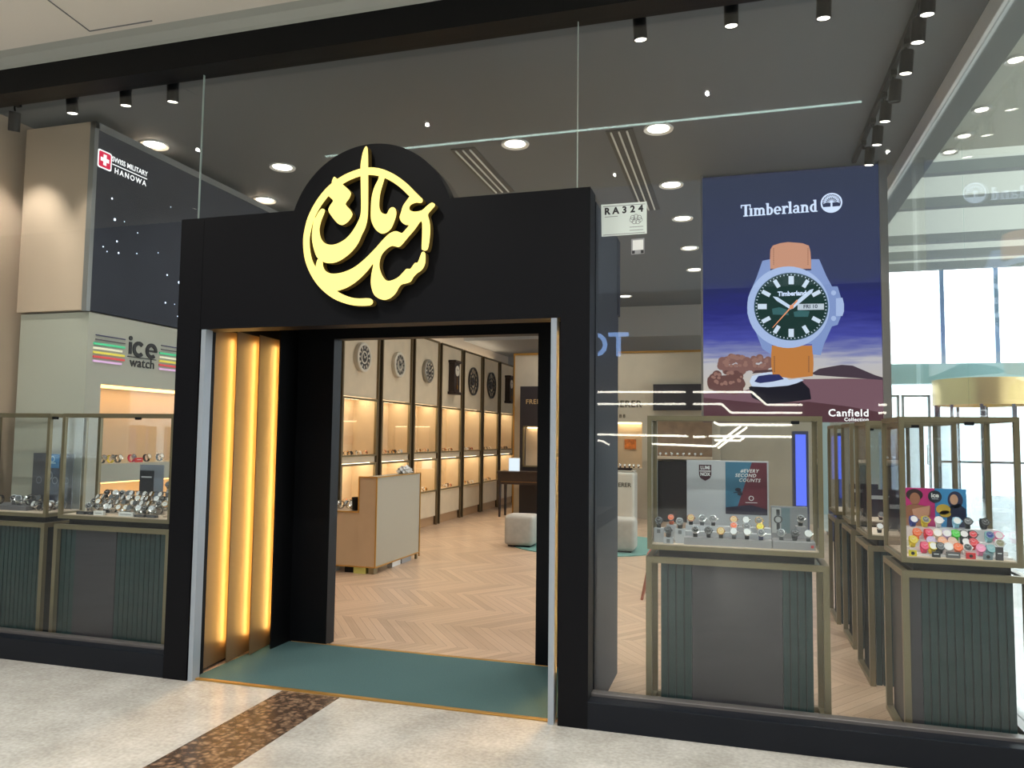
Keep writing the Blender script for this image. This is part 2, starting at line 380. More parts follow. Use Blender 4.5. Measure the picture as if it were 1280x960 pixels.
# vestibule walls, soffit and inner door frame
MB().box(-3.6, -3.5, YG+.03, 5.34, 0, 3.0).obj('side_wall', BLACK, P)
MB().box(-.86, -.79, YG+.03, 5.33, 0, 3.0).obj('side_wall', mat('grey side panel', (24, 26, 34), .6, spec=.2), P)
MB().box(-3.5, -.86, YG+.02, 5.4, 2.46, 2.5).obj('soffit', BLACK2, P)
MB().box(-3.5, -3.0, 5.30, 5.42, 0, 2.46).obj('inner_jamb', BLACK2, P)
MB().box(-1.36, -.86, 5.30, 5.42, 0, 2.46).obj('inner_jamb', BLACK2, P)
MB().box(-3.0, -1.36, 5.30, 5.42, 2.34, 2.46).obj('inner_head', BLACK2, P)
MB().box(-3.6, -.79, 5.30, 5.42, 2.46, 3.0).obj('inner_head', BLACK2, P)
for sd in (1, -1):
    X = lambda x: -2.2+(x+2.2)*sd
    for k in range(3):
        xk, yk = -3.462+.042*k, 4.43+.205*k
        f = MB(); n = 10; pr = []
        for i in range(n+1):
            t = i/n; pr.append((X(xk+.03*(1-t)**1.6), yk+.315*t))
        pr2 = [(x-.006*sd, y) for x, y in pr[::-1]]
        fp = f.prism([(x, y, .02) for x, y in pr+pr2], (0, 0, 2.3)).obj('fluted_panel', BRONZE, P, True, label='curved bronze panel with an amber glow')
        yl = yk+.272
        MB().box(min(X(xk+.022), X(xk+.034)), max(X(xk+.022), X(xk+.034)), yl, yl+.006, .14, 2.27).obj('led_strip', WARMLED, fp, label='amber LED strip')
    MB().box(min(X(-3.325), X(-3.315)), max(X(-3.325), X(-3.315)), 5.055, 5.30, 0, 2.46).obj('jamb_panel', BLACK2, P)
    MB().box(min(X(-3.5), X(-3.485)), max(X(-3.5), X(-3.485)), YG+.03, 5.30, 0, 2.46).obj('jamb_panel', BLACK2, P)
MB().box(-3.41, -.99, YF+.065, 5.295, .0, .008).obj('entrance_mat', CARPET, label='teal carpet mat filling the entrance threshold', category='mat')
gs = thing('threshold_strip', 'thin gold strip along the front edge of the teal entrance mat', 'strip', (-2.2, YF+.05, 0)); MB().box(-3.41, -.99, YF+.035, YF+.065, 0, .011).bevel(.003).obj('strip', GOLD, gs)
gs = thing('threshold_strip', 'thin gold strip between the teal mat and the wooden floor', 'strip', (-2.2, 5.31, 0)); MB().box(-3.3, -1.2, 5.295, 5.325, 0, .011).bevel(.003).obj('strip', GOLD, gs)

# calligraphy sign: outlines traced on the sign's own plane
A0 = lambda u, v: (370+u/6.737, 170+v/6.737)
def smooth_closed(pts, k=3):
    out = []; n = len(pts)
    for i in range(n):
        p0, p1, p2, p3 = (Vector(pts[(i+j-1) % n]) for j in range(4))
        for s in range(k):
            t = s/k
            out.append(.5*((2*p1)+(p2-p0)*t+(2*p0-5*p1+4*p2-p3)*t*t+(3*p1-p0-3*p2+p3)*t**3))
    return out
def stroke_outline(cl):
    cl = [(Vector((u, v)), w) for u, v, w in cl]; L, R = [], []
    for i, (p, w) in enumerate(cl):
        d = (cl[min(i+1, len(cl)-1)][0]-cl[max(i-1, 0)][0]).normalized(); n = Vector((-d.y, d.x))
        L.append(p+n*w/2); R.append(p-n*w/2)
    d0 = (cl[0][0]-cl[1][0]).normalized(); d1 = (cl[-1][0]-cl[-2][0]).normalized()
    return L+[cl[-1][0]+d1*cl[-1][1]*.45]+R[::-1]+[cl[0][0]+d0*cl[0][1]*.45]
ring = [(1035, 540, 50), (985, 495, 60), (900, 412, 62), (800, 343, 62), (690, 302, 64), (575, 298, 60), (450, 338, 58), (350, 396, 58), (262, 472, 56), (182, 578, 54), (125, 690, 52), (98, 790, 52), (86, 874, 52), (92, 980, 54), (115, 1074, 58), (168, 1174, 70), (238, 1262, 74), (330, 1338, 68), (430, 1382, 62), (520, 1398, 60), (620, 1396, 58)]
noon = [(595, 88), (603, 130), (605, 270), (605, 560), (600, 690), (582, 770), (555, 826), (520, 904), (470, 969), (420, 1014), (360, 1052), (300, 1069), (240, 1064), (200, 1039), (172, 1014), (148, 944), (134, 864), (138, 784), (150, 704), (165, 685), (190, 640), (218, 612), (240, 622), (235, 650), (215, 700), (203, 740), (195, 784), (200, 834), (215, 874), (245, 904), (290, 916), (340, 909), (400, 879), (450, 834), (490, 779), (520, 724), (540, 674), (548, 600), (545, 400), (543, 260), (550, 200), (562, 140), (580, 95)]
dots = [(320, 343), (345, 362), (395, 410), (440, 450), (460, 482), (445, 525), (415, 572), (450, 615), (473, 660), (445, 710), (405, 743), (375, 747), (345, 730), (300, 675), (272, 625), (290, 580), (312, 545), (285, 515), (268, 495), (285, 470), (300, 440), (302, 385)]
mim = [(705, 330), (690, 370), (660, 430), (640, 500), (632, 570), (630, 680), (640, 730), (665, 780), (700, 812), (725, 820), (760, 811), (800, 776), (830, 706), (842, 660), (840, 625), (825, 602), (800, 602), (780, 625), (765, 655), (740, 655), (715, 640), (700, 600), (700, 540), (710, 470), (730, 400), (745, 335)]
ain = [(970, 500), (1020, 520), (1055, 520), (1065, 545), (1050, 562), (1010, 560), (970, 575), (952, 600), (960, 625), (1000, 637), (1060, 625), (1100, 590), (1140, 562), (1165, 570), (1165, 590), (1140, 620), (1110, 660), (1122, 715), (1128, 774), (1124, 860), (1110, 944), (1090, 964), (1065, 959), (1058, 939), (1062, 824), (1056, 714), (1000, 784), (940, 854), (890, 914), (860, 934), (810, 924), (770, 944), (730, 984), (710, 1024), (700, 1074), (705, 1124), (730, 1184), (765, 1219), (810, 1214), (860, 1189), (905, 1144), (930, 1119), (960, 1119), (975, 1104), (1000, 1069), (1025, 1064), (1045, 1014), (1060, 979), (1080, 977), (1088, 1004), (1085, 1074), (1060, 1124), (1020, 1154), (990, 1184), (965, 1224), (930, 1239), (890, 1249), (865, 1274), (840, 1319), (800, 1359), (750, 1379), (700, 1369), (660, 1339), (640, 1294), (630, 1234), (635, 1164), (650, 1074), (600, 1134), (520, 1214), (430, 1274), (340, 1304), (260, 1312), (200, 1250), (165, 1190), (162, 1124), (180, 1040), (205, 1040), (222, 1059), (225, 1094), (245, 1134), (290, 1157), (350, 1157), (420, 1139), (500, 1099), (580, 1034), (660, 954), (740, 864), (790, 819), (840, 801), (880, 814), (900, 812), (950, 754), (945, 749), (915, 744), (885, 719), (872, 684), (880, 655), (885, 640), (900, 590), (930, 545)]
sg = thing('wall_sign', 'glowing gold round calligraphy sign on the black portal crown', 'sign', (-2.2, YF-.01, 2.3))
face, side = MB(), MB()
for k, pl in enumerate((stroke_outline(ring), noon, dots, mim, ain)):
    o = smooth_closed(pl, 3)
    pts = [at(*A0(p.x, p.y), y=YF-.062-.0004*k) for p in o]
    face.prism(pts, (0, .004, 0))
    side.prism([p+Vector((0, .0045, 0)) for p in pts], (0, .05, 0))
side.obj('letter_body', mat('old gold return', (146, 120, 62), .45, .4), sg)
face.obj('lit_face', light_mat('lit gold acrylic', (255, 230, 128), 1.5), sg, label='lit yellow gold letter faces')

# sticker on the glass
st = thing('glass_sticker', 'white RA324 sticker on the glass right of the portal', 'sticker', at(780, 274, y=YG-.006))
ys = YG-.006
def on_plane(pts, y): return [at(u, v, y=y) for u, v in pts]
MB().prism(on_plane([(751.5, 256), (808.5, 252), (808.5, 292), (752, 296)], ys), (0, -.001, 0)).obj('label_sheet', mat('mint white sticker', (222, 232, 226), .5), st)
b = MB()
for (u, v), ch in zip(((759, 264.6), (769.7, 263.6), (780.6, 262.6), (790.8, 261.6), (801, 260.8)), 'RA324'):
    b.text(ch, FX(*at(u, v, y=ys-.0012)), .055, .0022, .0003)
b.obj('lettering', INK, st)
b = MB()
for i in range(7):
    c = at(795+5.2*math.cos(i*.9+.2), 274+3.4*math.sin(i*.9+.2), y=ys-.0012)
    b.lathe([(.012, -.0003), (.014, -.0003), (.014, .0003), (.012, .0003), (.012, -.0003)], c, (0, 1, 0), n=14)
b.obj('emblem', INK, st)
b = MB()
for (x0, y0, x1, y1) in ((787, 284, 804, 282.8), (787, 288, 804, 286.8), (756, 271.4, 772, 270.3), (754, 258.5, 806.5, 254.8), (754, 294, 806.5, 290.2)):
    b.bar(at(x0, y0, y=ys-.0012), at(x1, y1, y=ys-.0012), .0005, .003, (0, 0, 1))
b.obj('fine_print', INK2, st)
st = thing('glass_sticker', 'small dark edged sticker just below the RA324 sticker', 'sticker', at(797, 308, y=ys))
MB().prism(on_plane([(789, 299), (805.5, 297.5), (805.5, 317), (789, 318.5)], ys), (0, -.001, 0)).obj('label_sheet', mat('grey sticker', (150, 150, 152), .5), st)
MB().prism(on_plane([(791, 300.5), (804, 299.5), (804, 312), (791, 313)], ys-.0012), (0, -.0006, 0)).obj('white_field', WHITE, st)
MB().prism(on_plane([(790, 313.5), (793.5, 313.2), (793.5, 317), (790, 317.4)], ys-.0012), (0, -.0006, 0)).obj('dark_corner', INK, st)
MB().prism(on_plane([(801, 312.6), (804.6, 312.3), (804.6, 316.3), (801, 316.6)], ys-.0012), (0, -.0006, 0)).obj('dark_corner', INK, st)

# ------------------------------------------------------------------ ceiling lights, track, vents
def downlight(c, label, e=E_SHOP_SPOT, group='shop ceiling downlights'):
    t = thing('ceiling_light', label, 'ceiling light', c, group)
    tr_ = MB().lathe([(.095, .0), (.125, -.012), (.13, 0), (.13, .002)], c, n=28).obj('trim_ring', WHITE, t, True)
    MB().lathe([(.097, .0), (.08, -.002), (.06, -.0035), (.04, -.0035), (0, -.0035)], c, n=24).obj('lens', LAMP, tr_)
    spot(t, c+Vector((0, 0, -.03)), c+Vector((0, 0, -3)), e, 2.3, 1, (1, .93, .83), .09)
Zd = ZC
names = {(193, 181): 'above the dark starry light box', (353, 209): 'just left of the calligraphy sign', (331, 250): 'low beside the portal\'s left shoulder', (644, 180): 'right of the calligraphy sign', (823, 161): 'nearest of the row above the white sticker'}
for p, s in names.items(): downlight(at(*p, z=Zd-.001), 'round white recessed downlight '+s)
for k, p in enumerate(((839, 231), (853, 273), (862, 310), (868, 337))):
    downlight(at(*p, z=Zd-.001), 'round recessed downlight, %s of the row running back behind the white sticker' % ORD[k+1])
for k, (x, y) in enumerate(((-1.9, 9.4), (-3.2, 8.0), (-3.6, 10.6), (-3.6, 12.6), (-2.0, 12.0), (-3.6, 14.4), (-2, 14.4))):  # extra downlights added to light the inner shop
    downlight(Vector((x, y, Zd-.001)), 'added recessed downlight over the open shop floor', group='added inner shop downlights')
for k, (a, b_, s) in enumerate((((578, 185), (630, 240), 'behind the crown of the portal'), ((770, 162), (815, 262), 'above the white sticker'))):
    p, q = at(*a, z=Zd), at(*b_, z=Zd); x = (p.x+q.x)/2
    t = thing('ceiling_vent', 'long slot ceiling vent with three pale lines '+s, 'vent', Vector((x, (p.y+q.y)/2, Zd-.01)))
    MB().box(x-.12, x+.12, p.y, q.y, Zd-.008, Zd).obj('vent_frame', mat('dark vent', (60, 60, 62), .5), t)
    for j in range(3): MB().box(x-.085+.07*j, x-.07+.07*j, p.y+.03, q.y-.03, Zd-.018, Zd-.008).obj('slat', mat('pale slat', (236, 240, 238), .4), t)
# track rails and spots
def rail(x0, x1, y0, y1, s):
    t = thing('track_rail', s, 'rail', Vector(((x0+x1)/2, (y0+y1)/2, ZC-.05)))
    MB().box(x0, x1, y0, y1, ZC-.05, ZC).bevel(.004).obj('channel', BLACK2, t)
rail(-5.95, 1.2, 4.575, 4.615, 'black lighting track on the ceiling along the shop front glass')
rail(1.075, 1.115, 4.7, 7.75, 'black lighting track on the ceiling along the side glass')
def track_spot(c, rail_c, label, aim, group, on=True, L=.15, r=.042):
    t = thing('track_spotlight', label, 'spotlight', rail_c, group); d = (Vector(aim)-c).normalized()
    a, b = c-d*L/2, c+d*L/2
    lb_ = MB().lathe([(0, 0), (r*.9, 0), (r, .006), (r, L), (r*.88, L), (r*.84, L-.008)], a, d, n=24).obj('lamp_body', BLACK2, t, True)
    MB().cyl(b-d*.008, b-d*.004, r*.84).obj('lens', LAMP if on else BLACKGLOSS, lb_)
    MB().box(rail_c.x-.02, rail_c.x+.02, rail_c.y-.045, rail_c.y+.045, ZC-.085, ZC-.05).obj('adapter', BLACK2, t)
    MB().tube([rail_c+Vector((0, 0, -.085)), rail_c+Vector((.0, 0, -.11)), a+d*.03+Vector((0, 0, r))], .007).obj('arm', BLACK2, t)
    if on: spot(t, b+d*.01, aim, E_TRACK, 1.5, .7, (1, .94, .86), .03)
for k, (p, ax) in enumerate((((18, 152), -5.6), ((90, 130), -4.9), ((157, 120), -4.5), ((216, 115), -4.2), ((800, 35), -.4), ((914, 17), 0), ((1030, 7), .4))):
    c = at(*p, y=4.6); lb = ['leftmost, cut by the picture edge', 'second from the left', 'third from the left', 'fourth, just left of the glass joint', 'first right of the portal', 'second right of the portal', 'third right of the portal'][k]
    track_spot(c, Vector((c.x, 4.595, ZC)), 'black track spotlight over the front window, '+lb, ((ax, 4.95, 1.0) if k else (-5.98, 5.0, 2.3)), 'track spots over the front window')
for k, p in enumerate(((1160, 2), (1148, 38), (1133, 78), (1119, 114), (1107, 140), (1097, 170), (1087, 196))):
    c = at(*p, z=4.10); c.x = max(min(c.x, 1.15), 1.06)
    track_spot(c, Vector((1.095, c.y-.02, ZC)), 'black track spotlight along the side glass, %s from the front%s' % (ORD[k], ', unlit' if k == 3 else ''), (.9, c.y+.35, 1.0), 'track spots along the side glass', k != 3)

# ------------------------------------------------------------------ left wall units
# tall beige block carrying the starry light box
lb = thing('light_box', 'tall dark starry backlit panel with a red cross logo on a beige block', 'light box', (-5.5, 6.5, 2.6))
MB().box(-5.88, -5.16, 5.02, 8.6, 2.6, ZC-.08).bevel(.004).obj('block', WARMWALL, lb)
MB().box(-5.17, -5.12, 5.0, 5.04, 2.59, ZC-.09).box(-5.17, -5.12, 5.0, 8.6, 4.13, 4.19).obj('frame', mat('grey aluminium frame', (150, 150, 148), .4, .5), lb)
MB().box(-5.16, -5.125, 5.04, 8.6, 2.6, 4.14).obj('dark_panel', mat('night print', (40, 43, 52), .6, emit=.3, spec=.2, noise=.25, nscale=1.5), lb)
XS = -5.123
b = MB()
for k in range(46):
    y, z, r = random.uniform(5.08, 8), random.uniform(2.65, 3.75), random.choice((.005, .006, .008, .012))
    b.cyl((XS-.001, y, z), (XS+.0005, y, z), r, n=8)
b.obj('star', light_mat('star print', (220, 232, 255), 2.5), lb)
p0, p1 = at(126.5, 190, x=XS), at(141, 211, x=XS)
def rrect(cy, cz, hy, hz, r, x, n=6):
    return [(x, cy+sy*(hy-r)+r*math.cos(t), cz+sz*(hz-r)+r*math.sin(t)) for sy, sz, t0 in ((1, 1, 0), (-1, 1, PI/2), (-1, -1, PI), (1, -1, 3*PI/2)) for t in (t0+PI/2*i/n for i in range(n+1))]
cy, cz = 5.117, 3.895
MB().prism(rrect(cy, cz, .075, .078, .02, XS), (.002, 0, 0)).obj('badge_border', light_mat('lit white', (255, 255, 255), 1.1), lb)
MB().prism(rrect(cy, cz, .063, .066, .015, XS+.002), (.001, 0, 0)).obj('badge_field', light_mat('lit red', (222, 40, 78), .9), lb)
MB().box(XS+.003, XS+.004, cy-.045, cy+.045, cz-.016, cz+.016).box(XS+.003, XS+.004, cy-.016, cy+.016, cz-.046, cz+.046).obj('cross', light_mat('lit white', (255, 255, 255), 1.1), lb)
b = MB()
b.text('SWISS MILITARY', RX(XS+.001, 5.40, 3.935), .062, .0008, .0005, xs=.93); MB().text('HANOWA', RX(XS+.001, 5.41, 3.843), .066, .0012, .0005, spacing=1.35).obj('lettering', light_mat('lit white', (255, 255, 255), 1.1), lb)
b.box(XS, XS+.001, 5.2, 5.605, 3.888, 3.896)
b.obj('lettering', light_mat('lit white', (255, 255, 255), 1.1), lb)
# the unit with the coloured stripes
iu = thing('wall_unit', 'pale grey wall display unit with coloured stripes and lit warm niches', 'display unit', (-5.5, 6.5, 0))
ICEW = mat('pale grey unit', (184, 184, 170), .5)
y0i, y1i, xf_ = 5.04, 8.6, -5.13
b = MB().box(-5.85, xf_, y0i, 5.2, 0, 2.585).box(-5.85, xf_, 5.2, y1i, 2.0, 2.585).box(-5.85, xf_, 5.2, y1i, 1.17, 1.325).box(-5.85, xf_, 5.2, y1i, 0, .6).box(-5.85, -5.5, 5.2, y1i, .6, 2.0).box(-5.85, xf_, 7.2, y1i, .6, 2.0)
b.obj('carcass', ICEW, iu)
MB().box(-5.5, -5.49, 5.2, 7.2, .6, 1.17).box(-5.5, -5.49, 5.2, 7.2, 1.325, 2.0).obj('niche_back', NICHEBACK, iu)
MB().box(-5.145, -5.14, 5.2, 6.22, 1.325, 2.0).box(-5.145, -5.14, 6.23, 7.2, 1.325, 2.0).box(-5.145, -5.14, 5.2, 7.2, .6, 1.17).obj('glass_door', G_CASE, iu)
MB().box(-5.4, -5.2, 5.25, 7.15, 1.985, 1.999).box(-5.4, -5.2, 5.25, 7.15, 1.155, 1.169).obj('niche_lamp', light_mat('warm niche lamp', (255, 194, 112), 4.5), iu)
def stripes(ya, yb):
    cols = [(64, 60, 110), (96, 88, 96), (80, 210, 150), (250, 245, 215), (240, 225, 90), (225, 80, 80), (235, 190, 235)]
    for k, c in enumerate(cols):
        z = 2.405-.0365*k
        MB().box(xf_, xf_+.008, ya+(.02 if k < 2 else 0), yb-(.03 if k in (3, 6) else 0), z-(.009 if k > 1 else .004), z+(.009 if k > 1 else .004)).obj('stripe', mat('stripe %d' % k, c, .5, emit=.25 if k > 1 else 0), iu, label='coloured stripe')
stripes(5.1, 5.44); stripes(5.86, 6.2)
XI = xf_+.002; b = MB()
def arc(cy, cz, r, w, a0, a1, x, n=22):
    o = [(x, cy+(r+w/2)*math.cos(a0+(a1-a0)*i/n), cz+(r+w/2)*math.sin(a0+(a1-a0)*i/n)) for i in range(n+1)]
    return o+[(x, cy+(r-w/2)*math.cos(a1-(a1-a0)*i/n), cz+(r-w/2)*math.sin(a1-(a1-a0)*i/n)) for i in range(n+1)]
b.box(XI-.002, XI+.006, 5.487, 5.518, 2.285, 2.39); b.cyl((XI-.002, 5.502, 2.425), (XI+.006, 5.502, 2.425), .02, n=16)
b.prism(arc(5.602, 2.336, .054, .034, math.radians(42), math.radians(318), XI-.002), (.008, 0, 0))
b.prism(arc(5.758, 2.336, .054, .034, math.radians(0), math.radians(312), XI-.002), (.008, 0, 0)); b.box(XI-.002, XI+.006, 5.70, 5.825, 2.327, 2.345)
b.box(XI-.002, XI+.004, 5.475, 5.82, 2.258, 2.265)
b.obj('lettering', INK, iu)
MB().text('watch', RX(XI, 5.655, 2.213), .118, .0012, .003, spacing=1.06).obj('lettering', INK, iu)
# beige end panel between block and corner

# ------------------------------------------------------------------ display cases
def display_case(x0, x1, y0, y1, label, segs, group='brass framed watch display cases', lockx=None):
    t = thing('display_case', label, 'display case', ((x0+x1)/2, (y0+y1)/2, 0), group)
    w = .034
    b = MB()
    for x in (x0, x1-w):
        for y in (y0, y1-w): b.box(x, x+w, y, y+w, 0, .905)
        b.box(x, x+w, y0+w, y1-w, .871, .905); b.box(x, x+w, y0+w, y1-w, 0, .03)
    for y in (y0, y1-w): b.box(x0+w, x1-w, y, y+w, .871, .905)
    b.box(x0+w, x1-w, y1-w, y1, 0, .03)
    b.obj('base_frame', BRASS, t)
    teal = MB(); tau = MB(); grv = MB(); nt = 0; yb0, yb1 = y0+.035, y1-.035
    for xa, xb, kind in segs:
        if kind == 'teal':
            n = max(1, round((xb-xa)/.041)); d = (xb-xa)/n
            for i in range(n): teal.box(xa+i*d+.004, xa+(i+1)*d-.004, yb0, yb1, .0, .868)
            grv.box(xa+.004, xb-.004, yb0+.008, yb1-.008, .005, .865)
        else: tau.box(xa, xb, yb0-.004, yb1+.004, 0, .868); nt += 1
    rc = teal.obj('ribbed_cabinet', TEAL, t); grv.obj('groove', TEALD, rc)
    if nt: tau.obj('plain_panel', BROWNP, t, label='taupe plain panel')
    else: tau.bm.free()
    MB().box(x0+w, x1-w, y0+w, y1-w, .885, .897).obj('base_top', BLACKGLOSS, t)
    MB().box(x0+.07, x1-.07, y0+.07, y1-.03, .897, .945).obj('neck', BLACK2, t)
    c0, c1, d0, d1 = x0+.005, x1-.022, y0+.025, y1-.01; v = .026
    b = MB()
    for x in (c0, c1-v):
        for y in (d0, d1-v): b.box(x, x+v, y, y+v, .945, 1.733)
        b.box(x, x+v, d0+v, d1-v, .945, .971); b.box(x, x+v, d0+v, d1-v, 1.707, 1.733)
    for y in (d0, d1-v): b.box(c0+v, c1-v, y, y+v, .945, .971); b.box(c0+v, c1-v, y, y+v, 1.707, 1.733)
    b.obj('case_frame', BRASS, t)
    MB().box(c0+v, c1-v, d0+v, d1-v, .95, .976).obj('deck', DECK, t)
    for bx in ((c0+v, c1-v, d0+.01, d0+.014), (c0+v, c1-v, d1-.014, d1-.01), (c0+.01, c0+.014, d0+v, d1-v), (c1-.014, c1-.01, d0+v, d1-v)):
        MB().box(*bx, .971, 1.707).obj('glass_pane', G_CASE, t)
    MB().box(c0+v, c1-v, d0+v, d1-v, 1.716, 1.72).obj('glass_top', G_CASE, t)
    lx = lockx if lockx else (x0+x1)/2
    MB().box(lx, lx+.045, d0+.012, d0+.03, 1.688, 1.707).obj('lock', BLACK2, t)
    return t
display_case(-.515, .487, 4.60, 4.985, 'brass framed watch case beside the portal holding the grey and red shield board', [(-.435, -.252, 'teal'), (-.252, .241, 'tau'), (.241, .405, 'teal')], lockx=.3)
display_case(.85, 1.455, 4.60, 5.16, 'brass framed watch case at the far right holding the pink and blue board', [(.89, .945, 'tau'), (.945, 1.385, 'teal')], lockx=1.18)
display_case(-4.91, -3.87, 4.60, 5.0, 'brass framed watch case against the portal\'s left column', [(-4.87, -4.73, 'teal'), (-4.73, -4.36, 'tau'), (-4.36, -4.02, 'teal'), (-4.02, -3.93, 'teal')], lockx=-4.25)
display_case(-5.96, -5.0, 4.60, 5.0, 'brass framed watch case cut by the left picture edge', [(-5.9, -5.05, 'teal')], lockx=-5.02)
for k, (y0, dx) in enumerate(((5.58, 0), (6.5, .02), (7.32, 0))):
    display_case(.83+dx, 1.4, y0, y0+.56, 'brass framed watch case %s behind the far right case along the side glass' % ('directly', 'second', 'third')[k], [(.87+dx, 1.36, 'teal')])

# ------------------------------------------------------------------ watches
_W = {}
TILT = math.radians(27)
def part_mesh(kind, m, build, smooth=True):
    k = (kind, m.name)
    if k not in _W: _W[k] = build().mesh(kind, m, smooth)
    return _W[k]
ROTW = Matrix.Translation((0, 0, .0275)) @ Matrix.Rotation(-TILT, 4, 'X')
def w_strap(wd):
    def f():
        b = MB(); n = 20; ring_ = []
        for i in range(n):
            t = 2*PI*i/n; cy, cz = -math.cos(t), math.sin(t)
            wx = wd
            for r_, k in ((1, 0), (.88, 1)):
                for sx in (-1, 1): ring_.append((sx*wx/2, cy*.0235*r_, cz*.0285*r_))
        vs = ring_; fs = []
        for i in range(n):
            a, c = i*4, ((i+1) % n)*4
            fs += [(a, a+1, c+1, c), (a+2, c+2, c+3, a+3), (a, c, c+2, a+2), (a+1, a+3, c+3, c+1)]
        b._add(vs, fs)
        return b.xf(ROTW)
    return f
def w_case(r):
    return lambda: MB().lathe([(0, 0), (r*.96, 0), (r, .003), (r, .008), (r*.9, .0115), (r*.8, .0112), (r*.8, .009)], (0, -.021, 0), (0, -1, 0), n=24).xf(ROTW)
def w_dial(r): return lambda: MB().cyl((0, -.0295, 0), (0, -.031, 0), r*.81, n=24).xf(ROTW)
def w_hands(r):
    def f():
        b = MB(); y = -.0316
        for k in range(12):
            t = k*PI/6; b.bar((r*.6*math.sin(t), y, r*.6*math.cos(t)), (r*.74*math.sin(t), y, r*.74*math.cos(t)), .0016, .0004, (0, 1, 0))
        b.bar((0, y, 0), (-.0065*r/.02, y, .006*r/.02), .0016, .0005, (0, 1, 0)); b.bar((0, y, 0), (.009*r/.02, y, .008*r/.02), .0012, .0005, (0, 1, 0))
        return b.xf(ROTW)
    return f
def w_crown(r): return lambda: MB().cyl((r, -.026, 0), (r+.0045, -.026, 0), .003, n=10).xf(ROTW)
def watch(loc, label, strap, case, dial, hand=None, group=None, rz=0, r=.021, wd=.02, rx=0, sc=1, name='wristwatch'):
    t = thing(name, label, 'watch', loc, group); t.rotation_euler = (rx, 0, rz); t.scale = (sc, sc, sc); pp = {}
    for nm, m, f in (('strap', strap, w_strap(wd)), ('case', case, w_case(r)), ('dial', dial, w_dial(r)), ('hands', hand or WINK, w_hands(r)), ('crown', case, w_crown(r))):
        o = bpy.data.objects.new(nm, part_mesh(nm+'%.3f' % (wd if nm == 'strap' else r), m, f)); C.objects.link(o); o.parent = {'hands': pp.get('dial'), 'crown': pp.get('case')}.get(nm) or t; pp[nm] = o
    return t
def sm(n, rgb): return mat('strap '+n, rgb, .55)
def dm(n, rgb): return mat('dial '+n, rgb, .6, spec=.25)
SB, SG, SO, ST, SY, SN, SR, SW = sm('black', (30, 31, 34)), sm('grey', (120, 122, 126)), sm('orange', (236, 106, 52)), sm('tan', (150, 120, 92)), sm('yellow', (236, 214, 40)), sm('navy', (44, 52, 100)), sm('dark red', (120, 36, 48)), sm('white', (236, 236, 236))
DB, DG, DW, DGo, DY, DO = dm('black', (16, 17, 20)), dm('grey', (104, 108, 112)), dm('white', (232, 234, 234)), dm('gold', (214, 184, 124)), dm('yellow', (236, 220, 60)), dm('orange', (240, 120, 80))
FH = .046   # dial height above the foot of a watch
# --- case with the shield board: stepped riser and blocks
RIS = mat('grey riser', (158, 156, 158), .5)
rs = thing('display_riser', 'long grey stepped riser on the shield board case deck', 'riser', (-.05, 4.78, .976))
MB().box(-.30, .192, 4.675, 4.76, .976, 1.018).obj('lower_step', RIS, rs)
MB().box(-.30, .192, 4.76, 4.81, .976, 1.045).obj('middle_step', LGREY, rs)
MB().box(-.30, .192, 4.81, 4.89, .976, 1.074).obj('upper_step', LGREY, rs)
rs = thing('display_riser', 'short grey riser right of the long riser in the shield board case', 'riser', (.32, 4.74, .976))
MB().box(.196, .425, 4.675, 4.80, .976, 1.022).box(.33, .385, 4.80, 4.88, .976, 1.095).bevel(.002).obj('step', RIS, rs); MB().box(.40, .415, 4.673, 4.675, .99, 1.005).obj('red_mark', mat('red mark', (200, 60, 60)), rs)
for x, y, h, s in ((-.452, 4.74, .085, 'leftmost'), (-.392, 4.70, .035, 'lowest'), (-.327, 4.74, .085, 'rightmost')):
    t = thing('watch_plinth', 'small light grey watch plinth, %s of three in the shield board case' % s, 'plinth', (x, y, .976), 'three small plinths')
    MB().box(x-.028, x+.028, y-.026, y+.026, .976, .976+h).bevel(.002).obj('block', LGREY, t)
    MB().box(x-.01, x+.01, y-.0275, y-.026, .976+h-.03, .976+h-.008).obj('shield_mark', INK2, t)
t = thing('watch_plinth', 'grey plinth behind the three small plinths in the shield board case', 'plinth', (-.386, 4.84, .976)); MB().box(-.415, -.358, 4.81, 4.87, .976, 1.072).bevel(.002).obj('block', LGREY, t)
